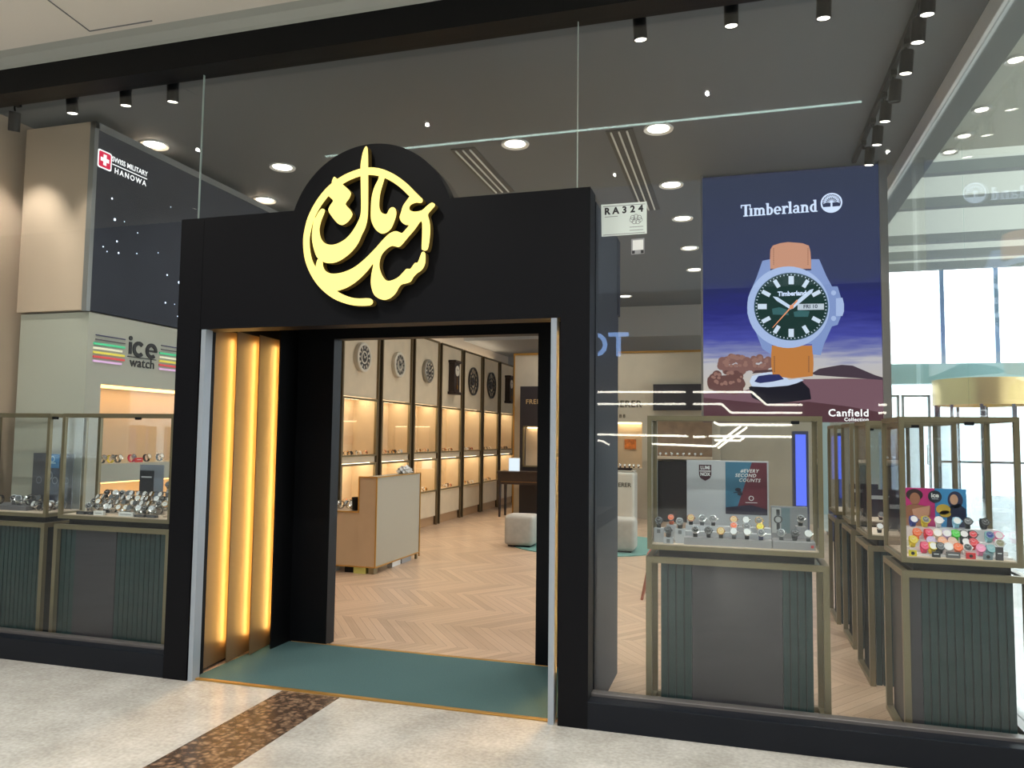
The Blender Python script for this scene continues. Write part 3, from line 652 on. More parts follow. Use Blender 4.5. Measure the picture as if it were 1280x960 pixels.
AW = [(-.452, 4.74, 1.061, SB, STEELD, DB, 'black watch on the leftmost small plinth'), (-.392, 4.70, 1.011, SB, STEELD, DB, 'black watch on the lowest small plinth'), (-.327, 4.74, 1.061, SB, STEEL, DG, 'black strapped watch with grey dial on the rightmost small plinth'), (-.386, 4.84, 1.072, SO, STEELD, DO, 'bright orange watch behind the small plinths'),
      (-.27, 4.85, 1.074, SB, ROSEM, DGo, 'black watch with tan dial, left end of the upper riser step'), (-.205, 4.85, 1.074, SG, STEEL, DG, 'all grey watch on the upper riser step'), (-.138, 4.85, 1.074, SB, STEEL, DG, 'black watch with grey dial on the upper riser step'),
      (-.018, 4.85, 1.074, ST, ROSEM, DGo, 'tan watch on the upper riser step under the poster'), (.055, 4.85, 1.074, SR, STEEL, DW, 'dark red watch on the upper riser step'), (.126, 4.85, 1.074, SN, GOLDM, DG, 'navy watch with gold case on the upper riser step'),
      (-.238, 4.715, 1.018, SB, STEEL, DB, 'black watch at the left end of the lower riser step'), (-.161, 4.715, 1.018, SB, STEELD, DB, 'all black watch, second on the lower riser step'), (-.09, 4.715, 1.018, SB, GOLDM, DGo, 'black watch with gold dial, third on the lower riser step'),
      (-.016, 4.715, 1.018, SG, STEEL, DW, 'grey watch with white dial, fourth on the lower riser step'), (.055, 4.715, 1.018, SB, STEEL, DW, 'black watch with white dial, fifth on the lower riser step'), (.132, 4.715, 1.018, SN, STEEL, DG, 'navy watch at the right end of the lower riser step'),
      (-.018, 4.783, 1.045, SO, STEEL, DO, 'coral orange watch on the middle riser step'), (.054, 4.783, 1.045, SG, STEEL, DG, 'grey watch on the middle riser step'), (.13, 4.783, 1.045, SN, GOLDM, DY, 'navy watch with yellow dial on the middle riser step'),
      (.245, 4.73, 1.022, SG, STEEL, DG, 'grey watch at the left end of the short riser'), (.317, 4.73, 1.022, SB, STEELD, DB, 'black watch in the middle of the short riser'), (.39, 4.73, 1.022, SG, STEEL, DW, 'grey watch with white dial at the right end of the short riser'), (.357, 4.84, 1.095, SB, STEEL, DB, 'black watch standing tallest on the short riser')]
for x, y, z, a, c, d, s in AW: watch((x, y, z), s, a, c, d, group='watches in the shield board case', rz=random.uniform(-.12, .12), sc=1.12)
# shield board
yb = 4.935
bd = thing('display_board', 'grey board with dark shield logo and a blue and red poster', 'board', (-.057, yb, .976))
MB().box(-.30, .187, yb, yb+.012, .976, 1.466).bevel(.002).obj('panel', LGREY, bd)
pL, pR = -.066, .178
po_ = MB().box(pL, pR, yb-.002, yb, 1.14, 1.458).obj('poster', mat('poster blue', (66, 118, 146), .5, noise=.15, nscale=6), bd)
MB().prism([(.09, yb-.003, 1.458), (pR, yb-.003, 1.458), (pR, yb-.003, 1.14), (-.01, yb-.003, 1.14)], (0, .001, 0)).obj('red_field', mat('poster red', (106, 46, 58), .5, noise=.15, nscale=8), po_)
MB().prism([(pL, yb-.0036, 1.14), (pR, yb-.0036, 1.14), (pR, yb-.0036, 1.175), (.08, yb-.0036, 1.2), (pL, yb-.0036, 1.18)], (0, .0006, 0)).obj('dark_ground', mat('poster dark', (50, 44, 62), .5), po_)
MB().ball((.008, yb-.003, 1.29), .02, .9, .1, .6).bar((-.02, yb-.003, 1.27), (.03, yb-.003, 1.28), .006, .004).ball((.02, yb-.003, 1.265), .016, 1, .1, .7).obj('rider', mat('poster figure', (40, 42, 58), .6), po_)
for s, x, z in (('#EVERY', .075, 1.405), ('SECOND', .052, 1.377), ('COUNTS', .075, 1.348)): MB().text(s, FX(x, yb-.0042, z), .0285, .0005, .0004, shear=.25, spacing=1.12).obj('lettering', WINK, po_)
b = MB()
b.lathe([(.011, -.0004), (.015, -.0004), (.015, .0004), (.011, .0004)], (.085, yb-.0042, 1.24), (0, 1, 0)); b.box(.05, .12, yb-.0044, yb-.004, 1.212, 1.215)
b.obj('round_logo', WINK, po_)
sh = [(-.225, 1.438), (-.15, 1.438), (-.15, 1.375), (-.158, 1.355), (-.187, 1.338), (-.216, 1.355), (-.225, 1.375)]
shd = MB().prism([(x, yb-.002, z) for x, z in sh], (0, .002, 0)).obj('shield', mat('shield maroon', (70, 34, 44), .5), bd)
MB().text('LUMI', FX(-.187, yb-.0028, 1.419), .03, .001, .0004, xs=.86).obj('lettering', WINK, shd); b = MB(); b.text('NOX', FX(-.187, yb-.0028, 1.379), .03, .001, .0004, xs=.86)
b.box(-.221, -.154, yb-.003, yb-.002, 1.396, 1.402); b.obj('lettering', WINK, shd)
cd_ = thing('display_card', 'small grey card with a watch picture behind the short riser', 'card', (.3, 4.915, .976))
MB().box(.196, .404, 4.915, 4.925, .976, 1.2).bevel(.002).obj('panel', mat('card grey', (150, 152, 156), .5), cd_)
MB().box(.203, .253, 4.913, 4.915, 1.04, 1.19).obj('pale_field', mat('card pale', (196, 198, 198)), cd_); MB().box(.258, .305, 4.913, 4.915, 1.04, 1.19).obj('teal_field', mat('card teal', (120, 140, 146)), cd_)
MB().lathe([(.017, 0), (.025, 0)], (.238, 4.9125, 1.12), (0, 1, 0)).box(.228, .248, 4.9125, 4.913, 1.145, 1.18).box(.228, .248, 4.9125, 4.913, 1.06, 1.095).obj('watch_picture', STEELD, cd_)

# --- case with the pink and blue board
yb = 5.03
bd = thing('display_board', 'pink and blue board with two portraits and a round black badge', 'board', (1.11, yb, .976))
bx0, bx1, bxm = .952, 1.277, 1.112
MB().box(bx0, bxm, yb, yb+.01, .976, 1.325).obj('pink_panel', mat('magenta print', (206, 46, 128), .5), bd); MB().box(bxm, bx1, yb, yb+.01, .976, 1.325).obj('blue_panel', mat('sky blue print', (64, 146, 204), .5), bd)
def disc(x, z, rx, rz, y, n=20): return [(x+rx*math.cos(2*PI*i/n), y, z+rz*math.sin(2*PI*i/n)) for i in range(n)]
SK1, SK2 = mat('print skin brown', (176, 118, 88)), mat('print skin light', (206, 158, 128))
MB().prism(disc(1.005, 1.285, .045, .034, yb-.001), (0, .001, 0)).obj('portrait_hair', mat('print hair', (56, 34, 34)), bd)
MB().prism(disc(1.007, 1.262, .028, .036, yb-.002), (0, .001, 0)).prism([(.955, yb-.002, 1.10), (.96, yb-.002, 1.22), (1.0, yb-.002, 1.232), (1.09, yb-.002, 1.215), (1.085, yb-.002, 1.17), (1.05, yb-.002, 1.08), (1.02, yb-.002, .98), (.96, yb-.002, .98)], (0, .001, 0)).obj('portrait_figure', SK1, bd)
MB().prism([(.99, yb-.003, 1.20), (1.085, yb-.003, 1.225), (1.08, yb-.003, 1.17), (1.04, yb-.003, 1.14), (1.0, yb-.003, 1.15)], (0, .0008, 0)).obj('portrait_sleeve', mat('print peach', (226, 170, 140)), bd)
MB().prism(disc(1.219, 1.262, .04, .05, yb-.001), (0, .001, 0)).prism([(1.18, yb-.001, 1.22), (1.24, yb-.001, 1.24), (1.272, yb-.001, 1.21), (1.275, yb-.001, .98), (1.2, yb-.001, .98), (1.17, yb-.001, 1.1)], (0, .001, 0)).obj('portrait_coat', mat('print navy', (40, 44, 78)), bd)
MB().prism(disc(1.212, 1.264, .021, .03, yb-.002), (0, .001, 0)).obj('portrait_face', SK2, bd)
MB().prism(disc(1.155, 1.205, .038, .03, yb-.003), (0, .001, 0)).prism(disc(1.165, 1.18, .03, .02, yb-.003), (0, .001, 0)).obj('portrait_flowers', mat('print yellow', (224, 186, 70)), bd)
bg_ = MB().cyl((1.112, yb-.006, 1.278), (1.112, yb-.001, 1.278), .036, n=28).obj('badge', mat('badge black', (34, 40, 52), .4), bd)
b = MB().text('ice', FX(1.112, yb-.007, 1.285), .036, .0012, .0004); b.box(1.095, 1.129, yb-.0072, yb-.006, 1.264, 1.266); b.obj('lettering', WINK, bg_)
CLR = mat('clear acrylic white', (236, 232, 232), .15, spec=.6)
rs = thing('display_riser', 'pale stepped riser under the colourful watches in the far right case', 'riser', (1.14, 4.83, .976))
for nm, a, c, h in (('first_step', 4.685, 4.755, .988), ('second_step', 4.755, 4.83, 1.010), ('third_step', 4.83, 4.905, 1.044), ('top_step', 4.905, 4.985, 1.108)): MB().box(.915, 1.40, a, c, .976, h).obj(nm, CLR, rs)
def cm(n, rgb): return mat('silicone '+n, rgb, .5)
cB, cY, cWh, cLb, cBk, cOr, cPk, cCr, cLi, cGr, cRd, cMi, cPe, cNu, cRo = (cm(n, c) for n, c in (('cobalt', (30, 60, 150)), ('yellow', (240, 215, 30)), ('white', (240, 236, 236)), ('light blue', (150, 200, 230)), ('black', (36, 40, 44)), ('orange', (250, 110, 30)), ('hot pink', (240, 60, 110)), ('cream', (240, 226, 200)), ('lilac', (206, 186, 226)), ('green', (60, 205, 50)), ('red', (224, 36, 56)), ('mint', (140, 190, 196)), ('peach', (250, 180, 140)), ('nude', (224, 190, 170)), ('rose', (246, 150, 190))))
cGy = cm('slate', (90, 92, 98)); cOl = cm('olive', (150, 146, 110))
BW = [(.974, 4.945, 1.108, cB, cWh, 'cobalt blue watch with white face'), (1.036, 4.945, 1.108, cY, cGy, 'yellow strapped watch with grey face'), (1.108, 4.945, 1.108, cWh, cWh, 'white watch in front of the badge side'), (1.197, 4.945, 1.108, cLb, cWh, 'light blue watch by the dark coat'), (1.257, 4.945, 1.108, cBk, cGy, 'black watch at the board\'s right edge'), (1.336, 4.945, 1.108, cBk, cBk, 'black watch standing apart at the right'),
      (.976, 4.867, 1.044, cOr, cOr, 'orange watch in the third row'), (1.033, 4.867, 1.044, cRd, cPk, 'crimson watch in the third row'), (1.081, 4.867, 1.044, cCr, cWh, 'cream watch in the third row'), (1.129, 4.867, 1.044, cLi, cWh, 'lilac watch in the third row'), (1.172, 4.867, 1.044, cGr, cGr, 'bright green watch in the third row'), (1.212, 4.867, 1.044, cBk, cWh, 'black watch with white face in the third row'), (1.255, 4.867, 1.044, cBk, cRd, 'black watch with red face in the third row'), (1.337, 4.867, 1.044, cMi, cB, 'mint strapped watch with blue face'), (1.38, 4.867, 1.044, cRo, cWh, 'rose watch at the far right of the third row'),
      (.940, 4.792, 1.010, cY, cY, 'all yellow watch at the left of the second row'), (1.032, 4.792, 1.010, cLi, cLi, 'lilac watch in the second row'), (1.088, 4.792, 1.010, cPe, cPe, 'peach watch in the second row'), (1.137, 4.792, 1.010, cNu, cNu, 'nude watch in the second row'), (1.199, 4.792, 1.010, cBk, cWh, 'black and white watch in the second row'), (1.24, 4.792, 1.010, cRd, cRd, 'all red watch in the second row'), (1.365, 4.792, 1.010, cWh, cOl, 'white watch with olive face at the right'),
      (.982, 4.72, .988, cPk, cPk, 'hot pink watch in the front row'), (1.020, 4.72, .988, cY, cWh, 'yellow watch with white face in the front row'), (1.058, 4.72, .988, cBk, cGy, 'black watch with slate face in the front row'), (1.100, 4.72, .988, cWh, cWh, 'white watch in the front row'), (1.148, 4.72, .988, cOr, cOr, 'orange watch in the front row'), (1.19, 4.72, .988, cWh, cBk, 'white watch with black face in the front row'), (1.255, 4.72, .988, cRo, cRo, 'pink watch in the front row'), (1.300, 4.72, .988, cMi, cMi, 'mint watch in the front row')]
for x, y, z, a, d, s in BW: watch((x, y, z), s+', colourful case' if len(s.split()) < 13 else s, a, a, d, WINK, 'colourful silicone watches', rz=random.uniform(-.15, .15), r=.0215, sc=1.1)
for x0, x1, z1, rgb, s, dot in ((.897, .937, 1.008, (236, 216, 40), 'yellow', 1), (1.012, 1.052, 1.006, (40, 42, 46), 'black', 0), (1.08, 1.147, 1.008, (96, 94, 96), 'wide grey', 0), (1.175, 1.22, 1.008, (226, 50, 56), 'red', 1), (1.256, 1.30, 1.008, (110, 160, 164), 'teal', 1), (1.315, 1.35, 1.045, (60, 58, 62), 'tall dark grey', 0)):
    t = thing('name_card', '%s little card standing in front of the colourful watches' % s, 'card', ((x0+x1)/2, 4.665, .976), 'little cards in the colourful case')
    MB().box(x0, x1, 4.66, 4.672, .976, z1).bevel(.001).obj('card', mat('card '+s, rgb, .5), t)
    if dot: MB().cyl(((x0+x1)/2, 4.6585, (.976+z1)/2), ((x0+x1)/2, 4.66, (.976+z1)/2), .009, n=14).obj('dot', INK, t)
    else: MB().box(x0+.008, x1-.008, 4.659, 4.66, (.976+z1)/2, (.976+z1)/2+.005).obj('print_line', WINK, t)

# --- left case: piled steel watches on steps
rs = thing('display_riser', 'pale stepped riser under the piled steel watches in the left case', 'riser', (-4.4, 4.8, .976))
for nm, a, c, h in (('first_step', 4.70, 4.76, .990), ('second_step', 4.76, 4.82, 1.02), ('third_step', 4.82, 4.88, 1.05), ('top_step', 4.88, 4.955, 1.078)): MB().box(-4.78, -4.02, a, c, .976, h).obj(nm, DECK, rs)
for r_, (y, z, n) in enumerate(((4.73, .990, 12), (4.79, 1.02, 12), (4.85, 1.05, 12), (4.915, 1.078, 11))):
    for k in range(n):
        x = -4.75+.70*(k+.5+random.uniform(-.2, .2))/n
        st_, ca, di = random.choice(((STEEL, STEEL, DW), (STEEL, STEEL, DG), (STEEL, STEEL, DB), (STEELD, STEELD, DB), (SB, STEEL, DW), (STEEL, STEEL, DW), (STEEL, GOLDM, DW)))
        watch((x, y, z), 'steel watch in the left case pile, %s from the left in the %s row' % (ORD[k], ('front', 'second', 'third', 'back')[r_]), st_, ca, di, INK if di is not DB else WINK, 'piled steel watches in the left case', rz=random.uniform(-.6, .6), r=.020, sc=1.22)
t = thing('watch_plinth', 'slim pale plinth at the right of the left case pile', 'plinth', (-4.168, 4.935, 1.078)); MB().box(-4.19, -4.146, 4.925, 4.953, 1.078, 1.16).obj('block', GREY, t)
watch((-4.168, 4.938, 1.16), 'steel watch standing alone above the left case pile', STEEL, STEEL, DG, INK, None, sc=1.1)
for x0, x1, z1, m, s in ((-4.775, -4.69, .998, DGREY, 'first dark'), (-4.67, -4.625, .998, DGREY, 'second dark'), (-4.615, -4.525, 1.008, WHITE, 'small white'), (-4.385, -4.255, 1.008, WHITE, 'wide white'), (-4.245, -4.155, .993, DGREY, 'third dark'), (-4.138, -4.05, .993, DGREY, 'rightmost dark')):
    t = thing('name_card', '%s card lying in front of the steel watch pile' % s, 'card', ((x0+x1)/2, 4.675, .976), 'cards in front of the steel pile')
    MB().box(x0, x1, 4.665, 4.69, .976, z1).bevel(.002).obj('card', m, t)
    MB().box(x0+.015, x1-.015, 4.664, 4.665, (.976+z1)/2-.002, (.976+z1)/2+.002).obj('print_line', INK2, t)
bd = thing('display_board', 'dark board with pale right half at the back of the left case', 'board', (-4.365, 4.962, .976))
MB().box(-4.475, -4.255, 4.96, 4.968, .976, 1.345).obj('panel', mat('board blue grey', (132, 140, 152), .5), bd); MB().box(-4.472, -4.34, 4.957, 4.96, 1.1, 1.30).obj('dark_picture', DGREY, bd); MB().box(-4.455, -4.36, 4.955, 4.957, 1.245, 1.255).obj('caption', LGREY, bd)
# --- far left case
bd = thing('display_board', 'dark three part board with bright blue middle in the leftmost case', 'board', (-5.31, 4.945, .976))
MB().box(-5.52, -5.385, 4.94, 4.948, .976, 1.418).obj('left_panel', mat('board slate', (84, 86, 92), .5), bd); MB().box(-5.245, -5.11, 4.94, 4.948, .976, 1.416).obj('right_panel', mat('board slate', (84, 86, 92), .5), bd)
MB().box(-5.385, -5.245, 4.935, 4.943, .976, 1.412).obj('middle_panel', mat('board night', (52, 60, 78), .5, noise=.4, nscale=30), bd)
MB().box(-5.385, -5.245, 4.933, 4.935, 1.30, 1.412).obj('blue_band', mat('board blue', (46, 118, 172), .5), bd)
MB().lathe([(.018, 0), (.026, 0)], (-5.315, 4.932, 1.372), (0, 1, 0), n=16).box(-5.35, -5.28, 4.932, 4.933, 1.335, 1.345).obj('emblem', mat('board pale', (170, 205, 225)), bd)
b = MB()
for x, z, r_ in ((-5.34, 1.24, .038), (-5.28, 1.2, .03), (-5.45, 1.2, .03), (-5.17, 1.2, .028)): b.lathe([(r_*.7, 0), (r_, 0)], (x, 4.933 if -5.385 < x < -5.245 else 4.9395, z), (0, 1, 0), n=18)
b.obj('watch_picture', mat('board grey line', (120, 126, 136)), bd)
rs = thing('display_riser', 'low dark grey riser in the leftmost case', 'riser', (-5.45, 4.8, .976)); MB().box(-5.75, -5.30, 4.70, 4.92, .976, 1.012).bevel(.003).obj('slab', mat('riser slate', (104, 104, 108), .6), rs)
for k, (x, y, z) in enumerate(((-5.64, 4.76, 1.012), (-5.51, 4.78, 1.012), (-5.43, 4.76, 1.012), (-5.36, 4.79, 1.012), (-5.42, 4.87, 1.012), (-5.33, 4.87, 1.012), (-5.26, 4.77, .976), (-5.2, 4.74, .976), (-5.14, 4.76, .976), (-5.19, 4.85, .976), (-5.12, 4.86, .976))):
    watch((x, y, z), 'steel watch in the leftmost case, %s from the left' % ORD[k], STEEL if k % 3 else STEELD, STEEL, (DW, DB, DG)[k % 3], INK if k % 3 != 1 else WINK, 'steel watches in the leftmost case', rz=random.uniform(-.7, .7), sc=1.35)
for k, (yc, n) in enumerate(((5.86, 7), (6.78, 6), (7.6, 5))):
    for j in range(n):
        watch((.93+dx+(.40*j/(n-1)), yc-.1+.12*(j % 2), .976), 'steel watch %s from the left, side glass case %s behind the front one' % (ORD[j], ('directly', 'second', 'third')[k]), STEEL if j % 2 else SB, STEEL, (DW, DB, DG)[j % 3], None, 'watches in the cases along the side glass', sc=1.15)
    bd = thing('display_board', 'dark card at the back of the case %s behind the colourful one' % ('right', 'second', 'third')[k], 'board', (1.1, yc+.16, .976)); MB().box(1.0, 1.25, yc+.15, yc+.16, .976, 1.2).obj('panel', DGREY, bd); MB().box(1.04, 1.2, yc+.148, yc+.15, 1.12, 1.15).obj('print', LGREY, bd)

# --- niche watches and pictures in the striped unit
for k, (px, st_, di) in enumerate(((119, STEEL, DB), (127, SB, DG), (138, cY, DB), (147, SB, DW), (164, cRd, DG), (183, SB, DW), (199, SB, DW))):
    y = at(px, 572, x=-5.28).y
    t = watch((-5.28, y, 1.325), 'small watch on the lit niche shelf under the stripes, %s from the left' % ORD[k], st_, STEEL, di, None, 'watches on the lit niche shelf', rz=PI/2, sc=1.25)
for y0, y1, z0, z1, s in ((5.3, 5.53, 1.43, 1.62, 'left'),):
    t = thing('picture', 'red and white portrait picture inside the warm lit niche', 'picture', (-5.42, 5.415, 1.325))
    MB().box(-5.43, -5.42, 5.3, 5.54, 1.325, 1.62).obj('sheet', mat('picture pale', (232, 190, 160), .5), t)
    MB().prism([(-5.4195, *q) for q in ((5.32, 1.44), (5.45, 1.44), (5.455, 1.55), (5.42, 1.6), (5.36, 1.6), (5.325, 1.55))], (.001, 0, 0)).box(-5.42, -5.419, 5.48, 5.53, 1.44, 1.6).obj('red_figure', mat('picture red', (190, 70, 70), .5), t)
t = thing('name_card', 'small red card under a watch on the lit niche shelf', 'card', (-5.22, 5.76, 1.325)); MB().box(-5.225, -5.215, 5.72, 5.81, 1.325, 1.365).obj('card', mat('card red', (226, 50, 56)), t); MB().box(-5.2148, -5.214, 5.74, 5.79, 1.345, 1.35).obj('print_line', WINK, t)

# ------------------------------------------------------------------ hanging light box poster
YP = 7.9
def PP(pts, k): return [at(u, v, y=YP-.002*k) for u, v in pts]
def ell(cx, cy, rx, ry, n=48, a0=0, a1=2*PI): return [(cx+rx*math.cos(a0+(a1-a0)*i/n), cy+ry*math.sin(a0+(a1-a0)*i/n)) for i in range(n)]
pb = thing('light_box', 'tall backlit blue watch advertisement hanging beside the side glass', 'light box', at(990, 530, y=YP))
tl, br = at(878, 217.5, y=YP), at(1104.5, 528, y=YP)
PX0, PX1, PZ0, PZ1 = tl.x, br.x, br.z, ZC-.02
MB().box(PX1, PX1+.07, YP-.03, YP+.14, PZ0, PZ1+.02).box(PX0-.02, PX0, YP-.02, YP+.12, PZ0, PZ1+.02).obj('frame', mat('pewter frame', (142, 138, 134), .4, .3), pb)
MB().box(PX0, PX1, YP+.02, YP+.12, PZ0, PZ1).obj('housing', DGREY, pb)
def poster_bg():
    m = bpy.data.materials.new('poster sky print'); m.use_nodes = True; nt = m.node_tree; nt.nodes.clear(); N = nt.nodes.new
    o = N('ShaderNodeOutputMaterial'); e = N('ShaderNodeEmission'); tc = N('ShaderNodeTexCoord'); sp = N('ShaderNodeSeparateXYZ'); cr = N('ShaderNodeValToRGB'); ns = N('ShaderNodeTexNoise'); mp = N('ShaderNodeMapping'); ad = N('ShaderNodeMath')
    mp.inputs['Scale'].default_value = (1.2, 1, 9); ns.inputs['Scale'].default_value = 2.4
    nt.links.new(tc.outputs['Object'], mp.inputs[0]); nt.links.new(mp.outputs[0], ns.inputs['Vector'])
    nt.links.new(tc.outputs['Generated'], sp.inputs[0]); ad.operation = 'MULTIPLY_ADD'; ad.inputs[1].default_value = .10
    nt.links.new(ns.outputs['Fac'], ad.inputs[0]); nt.links.new(sp.outputs[2], ad.inputs[2]); nt.links.new(ad.outputs[0], cr.inputs[0])
    el = cr.color_ramp.elements; el[0].position = .20; el[0].color = srgb(196, 186, 176); el[1].position = 1; el[1].color = srgb(34, 40, 66)
    for p, c in ((.28, (186, 182, 188)), (.33, (120, 124, 172)), (.38, (70, 74, 158)), (.48, (40, 42, 116)), (.62, (36, 42, 82))):
        k = el.new(p); k.color = srgb(*c)
    nt.links.new(cr.outputs[0], e.inputs[0]); e.inputs[1].default_value = .95; nt.links.new(e.outputs[0], o.inputs[0])
    return m
MB().box(PX0, PX1, YP, YP+.02, PZ0, PZ1).obj('printed_sky', poster_bg(), pb)
def flat(name, k, m, *polys):
    b = MB()
    for p in polys: b.prism(PP(p, k), (0, .0018, 0))
    return b.obj(name, m, pb)
LP = lambda n, c, s=.95: light_mat('print '+n, c, s)
X1 = 1104.3
flat('printed_desert', 1, LP('desert', (118, 86, 96)), [(878.2, 492), (930, 488), (1000, 474), (1060, 473), (X1, 474), (X1, 527.6), (878.2, 527.8)])
flat('printed_ground', 2, LP('ground', (84, 54, 60)), [(878.2, 497), (960, 505), (1010, 502), (1060, 508), (X1, 516), (X1, 527.5), (878.2, 527.7)])
flat('printed_mesa', 2, LP('mesa', (70, 56, 66)), [(1014, 467), (1024, 461), (1040, 458), (1052, 456), (1066, 457), (1080, 463), (1094, 469), (X1, 472), (X1, 475), (1020, 469)])
du = random.Random(3)
def puff(cx, cy, sx, sy, n, r0, r1): return [ell(cx+sx*math.cos(t)*q, cy+sy*math.sin(t)*q, r_, r_*.85, 12) for t, q, r_ in ((du.uniform(0, 2*PI), du.uniform(.2, 1)**.5, du.uniform(r0, r1)) for _ in range(n))]
cl1 = puff(918, 456, 18, 11, 46, 3, 6.5)+puff(950, 455, 14, 9, 30, 3, 5.5)
cl2 = [ell(908, 480, 24, 11, 24)]+puff(908, 478, 24, 13, 40, 3, 6)
cl3 = puff(920, 452, 16, 8, 26, 1.5, 3.2)+puff(950, 453, 12, 6, 16, 1.5, 3)+puff(908, 473, 20, 8, 24, 1.5, 3)
flat('printed_dust', 2.6, LP('dust', (128, 92, 86)), *cl1)
flat('printed_dust', 3.2, LP('dust dark', (102, 70, 66)), *cl2)
flat('printed_dust', 3.7, LP('dust pale', (146, 108, 98)), *cl3)
flat('printed_car_shadow', 4, LP('car dark', (26, 24, 34)), [(936, 484), (950, 478), (1000, 474), (1012, 486), (1014, 499), (985, 503), (958, 505), (940, 497)])
flat('printed_car_body', 4.6, LP('car white', (196, 208, 232)), [(937, 477), (940, 470), (954, 466), (972, 465), (981, 470), (986, 475), (999, 473), (1005, 475), (996, 479), (985, 482), (960, 484), (940, 483)])
flat('printed_car_window', 5.2, LP('car window', (44, 48, 96)), [(943, 477), (948, 470), (962, 468), (974, 468), (980, 474), (966, 477), (950, 479)])
flat('printed_car_rack', 5.2, LP('car rack', (80, 58, 60)), [(940, 467), (944, 463), (965, 462), (966, 464.5), (950, 466)])
flat('printed_strap', 5, LP('strap leather top', (196, 140, 112)), [(962, 336), (963, 312), (966, 307), (975, 304), (985, 302.5), (1003, 304), (1011, 307), (1013, 314), (1014.5, 336)])
flat('printed_strap', 5, LP('strap leather low', (190, 122, 62)), [(964, 432), (964, 456), (966, 470), (990, 473), (1016, 470), (1017, 455), (1016, 432)])
b = MB()
for sx in (967, 1010):
    for k in range(9): b.prism(PP(ell(sx, 311+2.4*k, .7, .7, 8), 5.8), (0, .001, 0)); b.prism(PP(ell(sx+1, 446+2.3*k, .9, .9, 8), 5.8), (0, .001, 0))
b.obj('printed_stitching', LP('stitch', (124, 84, 60)), pb)
CASEP = LP('watch case', (166, 184, 224)); CASED = LP('watch case shade', (128, 148, 198))
flat('printed_case', 5.6, CASED, [(953, 326), (962.5, 324), (963, 338), (1014, 338), (1014, 324), (1024, 324), (1033, 345), (1040, 358), (1047, 358), (1051, 371), (1051, 396), (1047, 406), (1040, 408), (1030, 430), (1026, 444), (1016, 443), (1015, 430), (965, 430), (964, 443), (953, 436), (946, 418), (934, 392), (935, 372), (946, 346)])
flat('printed_bezel', 6.2, CASEP, ell(985.5, 384, 51.5, 51))
flat('printed_crown', 6.4, CASEP, [(1045, 373), (1053, 372), (1055, 380), (1055, 389), (1053, 395), (1045, 395)], ell(1042, 366, 3.2, 3.2, 14), ell(1042, 398, 3.2, 3.2, 14))
flat('printed_dial_ring', 6.8, LP('dial ring', (60, 84, 96)), ell(989, 383.2, 46.5, 42.4))
flat('printed_dial', 7.4, LP('dial green', (26, 52, 48)), ell(989, 383.2, 45, 41))
ip = []
for k in range(12):
    t = k*PI/6
    if k == 3: continue
    s_, c_ = math.sin(t), -math.cos(t); w2 = 3.3 if k % 3 == 0 else 2.5
    r0, r1 = .68, .93
    a = (989+45*r0*s_, 383.2+41*r0*c_); b2 = (989+45*r1*s_, 383.2+41*r1*c_); nx, ny = c_*w2, -s_*w2*-1
    ip.append([(a[0]-c_*w2, a[1]+s_*w2), (b2[0]-c_*w2, b2[1]+s_*w2), (b2[0]+c_*w2, b2[1]-s_*w2), (a[0]+c_*w2, a[1]-s_*w2)])
for k in range(60):
    t = k*PI/30; s_, c_ = math.sin(t), -math.cos(t)
    a = (989+45*.95*s_, 383.2+41*.95*c_); b2 = (989+45*.99*s_, 383.2+41*.99*c_)
    ip.append([(a[0]-c_*.5, a[1]+s_*.5), (b2[0]-c_*.5, b2[1]+s_*.5), (b2[0]+c_*.5, b2[1]-s_*.5), (a[0]+c_*.5, a[1]-s_*.5)])
flat('printed_indices', 8, LP('index', (206, 220, 238)), *ip)
flat('printed_hands', 8.6, LP('hand', (200, 216, 240)), [(966, 370.5), (972, 371.5), (991, 384), (988.5, 387), (971, 376)], [(987.5, 382.5), (1012, 362.5), (1017, 361), (1015, 366), (991, 386)])
flat('printed_second_hand', 9.2, LP('second hand', (226, 150, 110)), [(996, 374.5), (997.5, 376), (966, 410), (965.4, 409.4)], ell(989.5, 383.5, 2.6, 2.6, 14))
flat('printed_date', 8, LP('date window', (190, 200, 212)), [(997, 380), (1030, 379.5), (1030, 387), (997, 387.5)])
flat('printed_motif', 8, LP('dial motif', (56, 98, 100)), [(965, 386), (974, 384), (984, 387), (986, 394), (966, 393)], [(992, 390), (1000, 388), (1012, 389), (1010, 396), (993, 396)])
WL = LP('white', (205, 218, 246), 1.05)
def ptext(name, s, px, py, size, off, k, m=WL, **kw):
    M = FX(*at(px, py, y=YP-.002*k)) @ Matrix.Rotation(.0, 4, 'Z')
    return MB().text(s, M, size, off, .0006, **kw).obj(name, m, pb)
ptext('printed_dial_lettering', 'Timberland', 990, 367, .062, .0025, 8.4, xs=.92)
ptext('printed_date_lettering', 'FRI 10', 1013, 383.3, .05, .001, 8.8, LP('ink', (40, 44, 60)))
ptext('printed_lettering', 'Canfield', 1060.5, 516.5, .096, .0018, 4, LP('pure white', (255, 255, 255), 1.1), spacing=1.12)
ptext('printed_lettering', 'Collection', 1070.5, 524.5, .046, .0008, 4, LP('pure white', (255, 255, 255), 1.1), spacing=1.1)
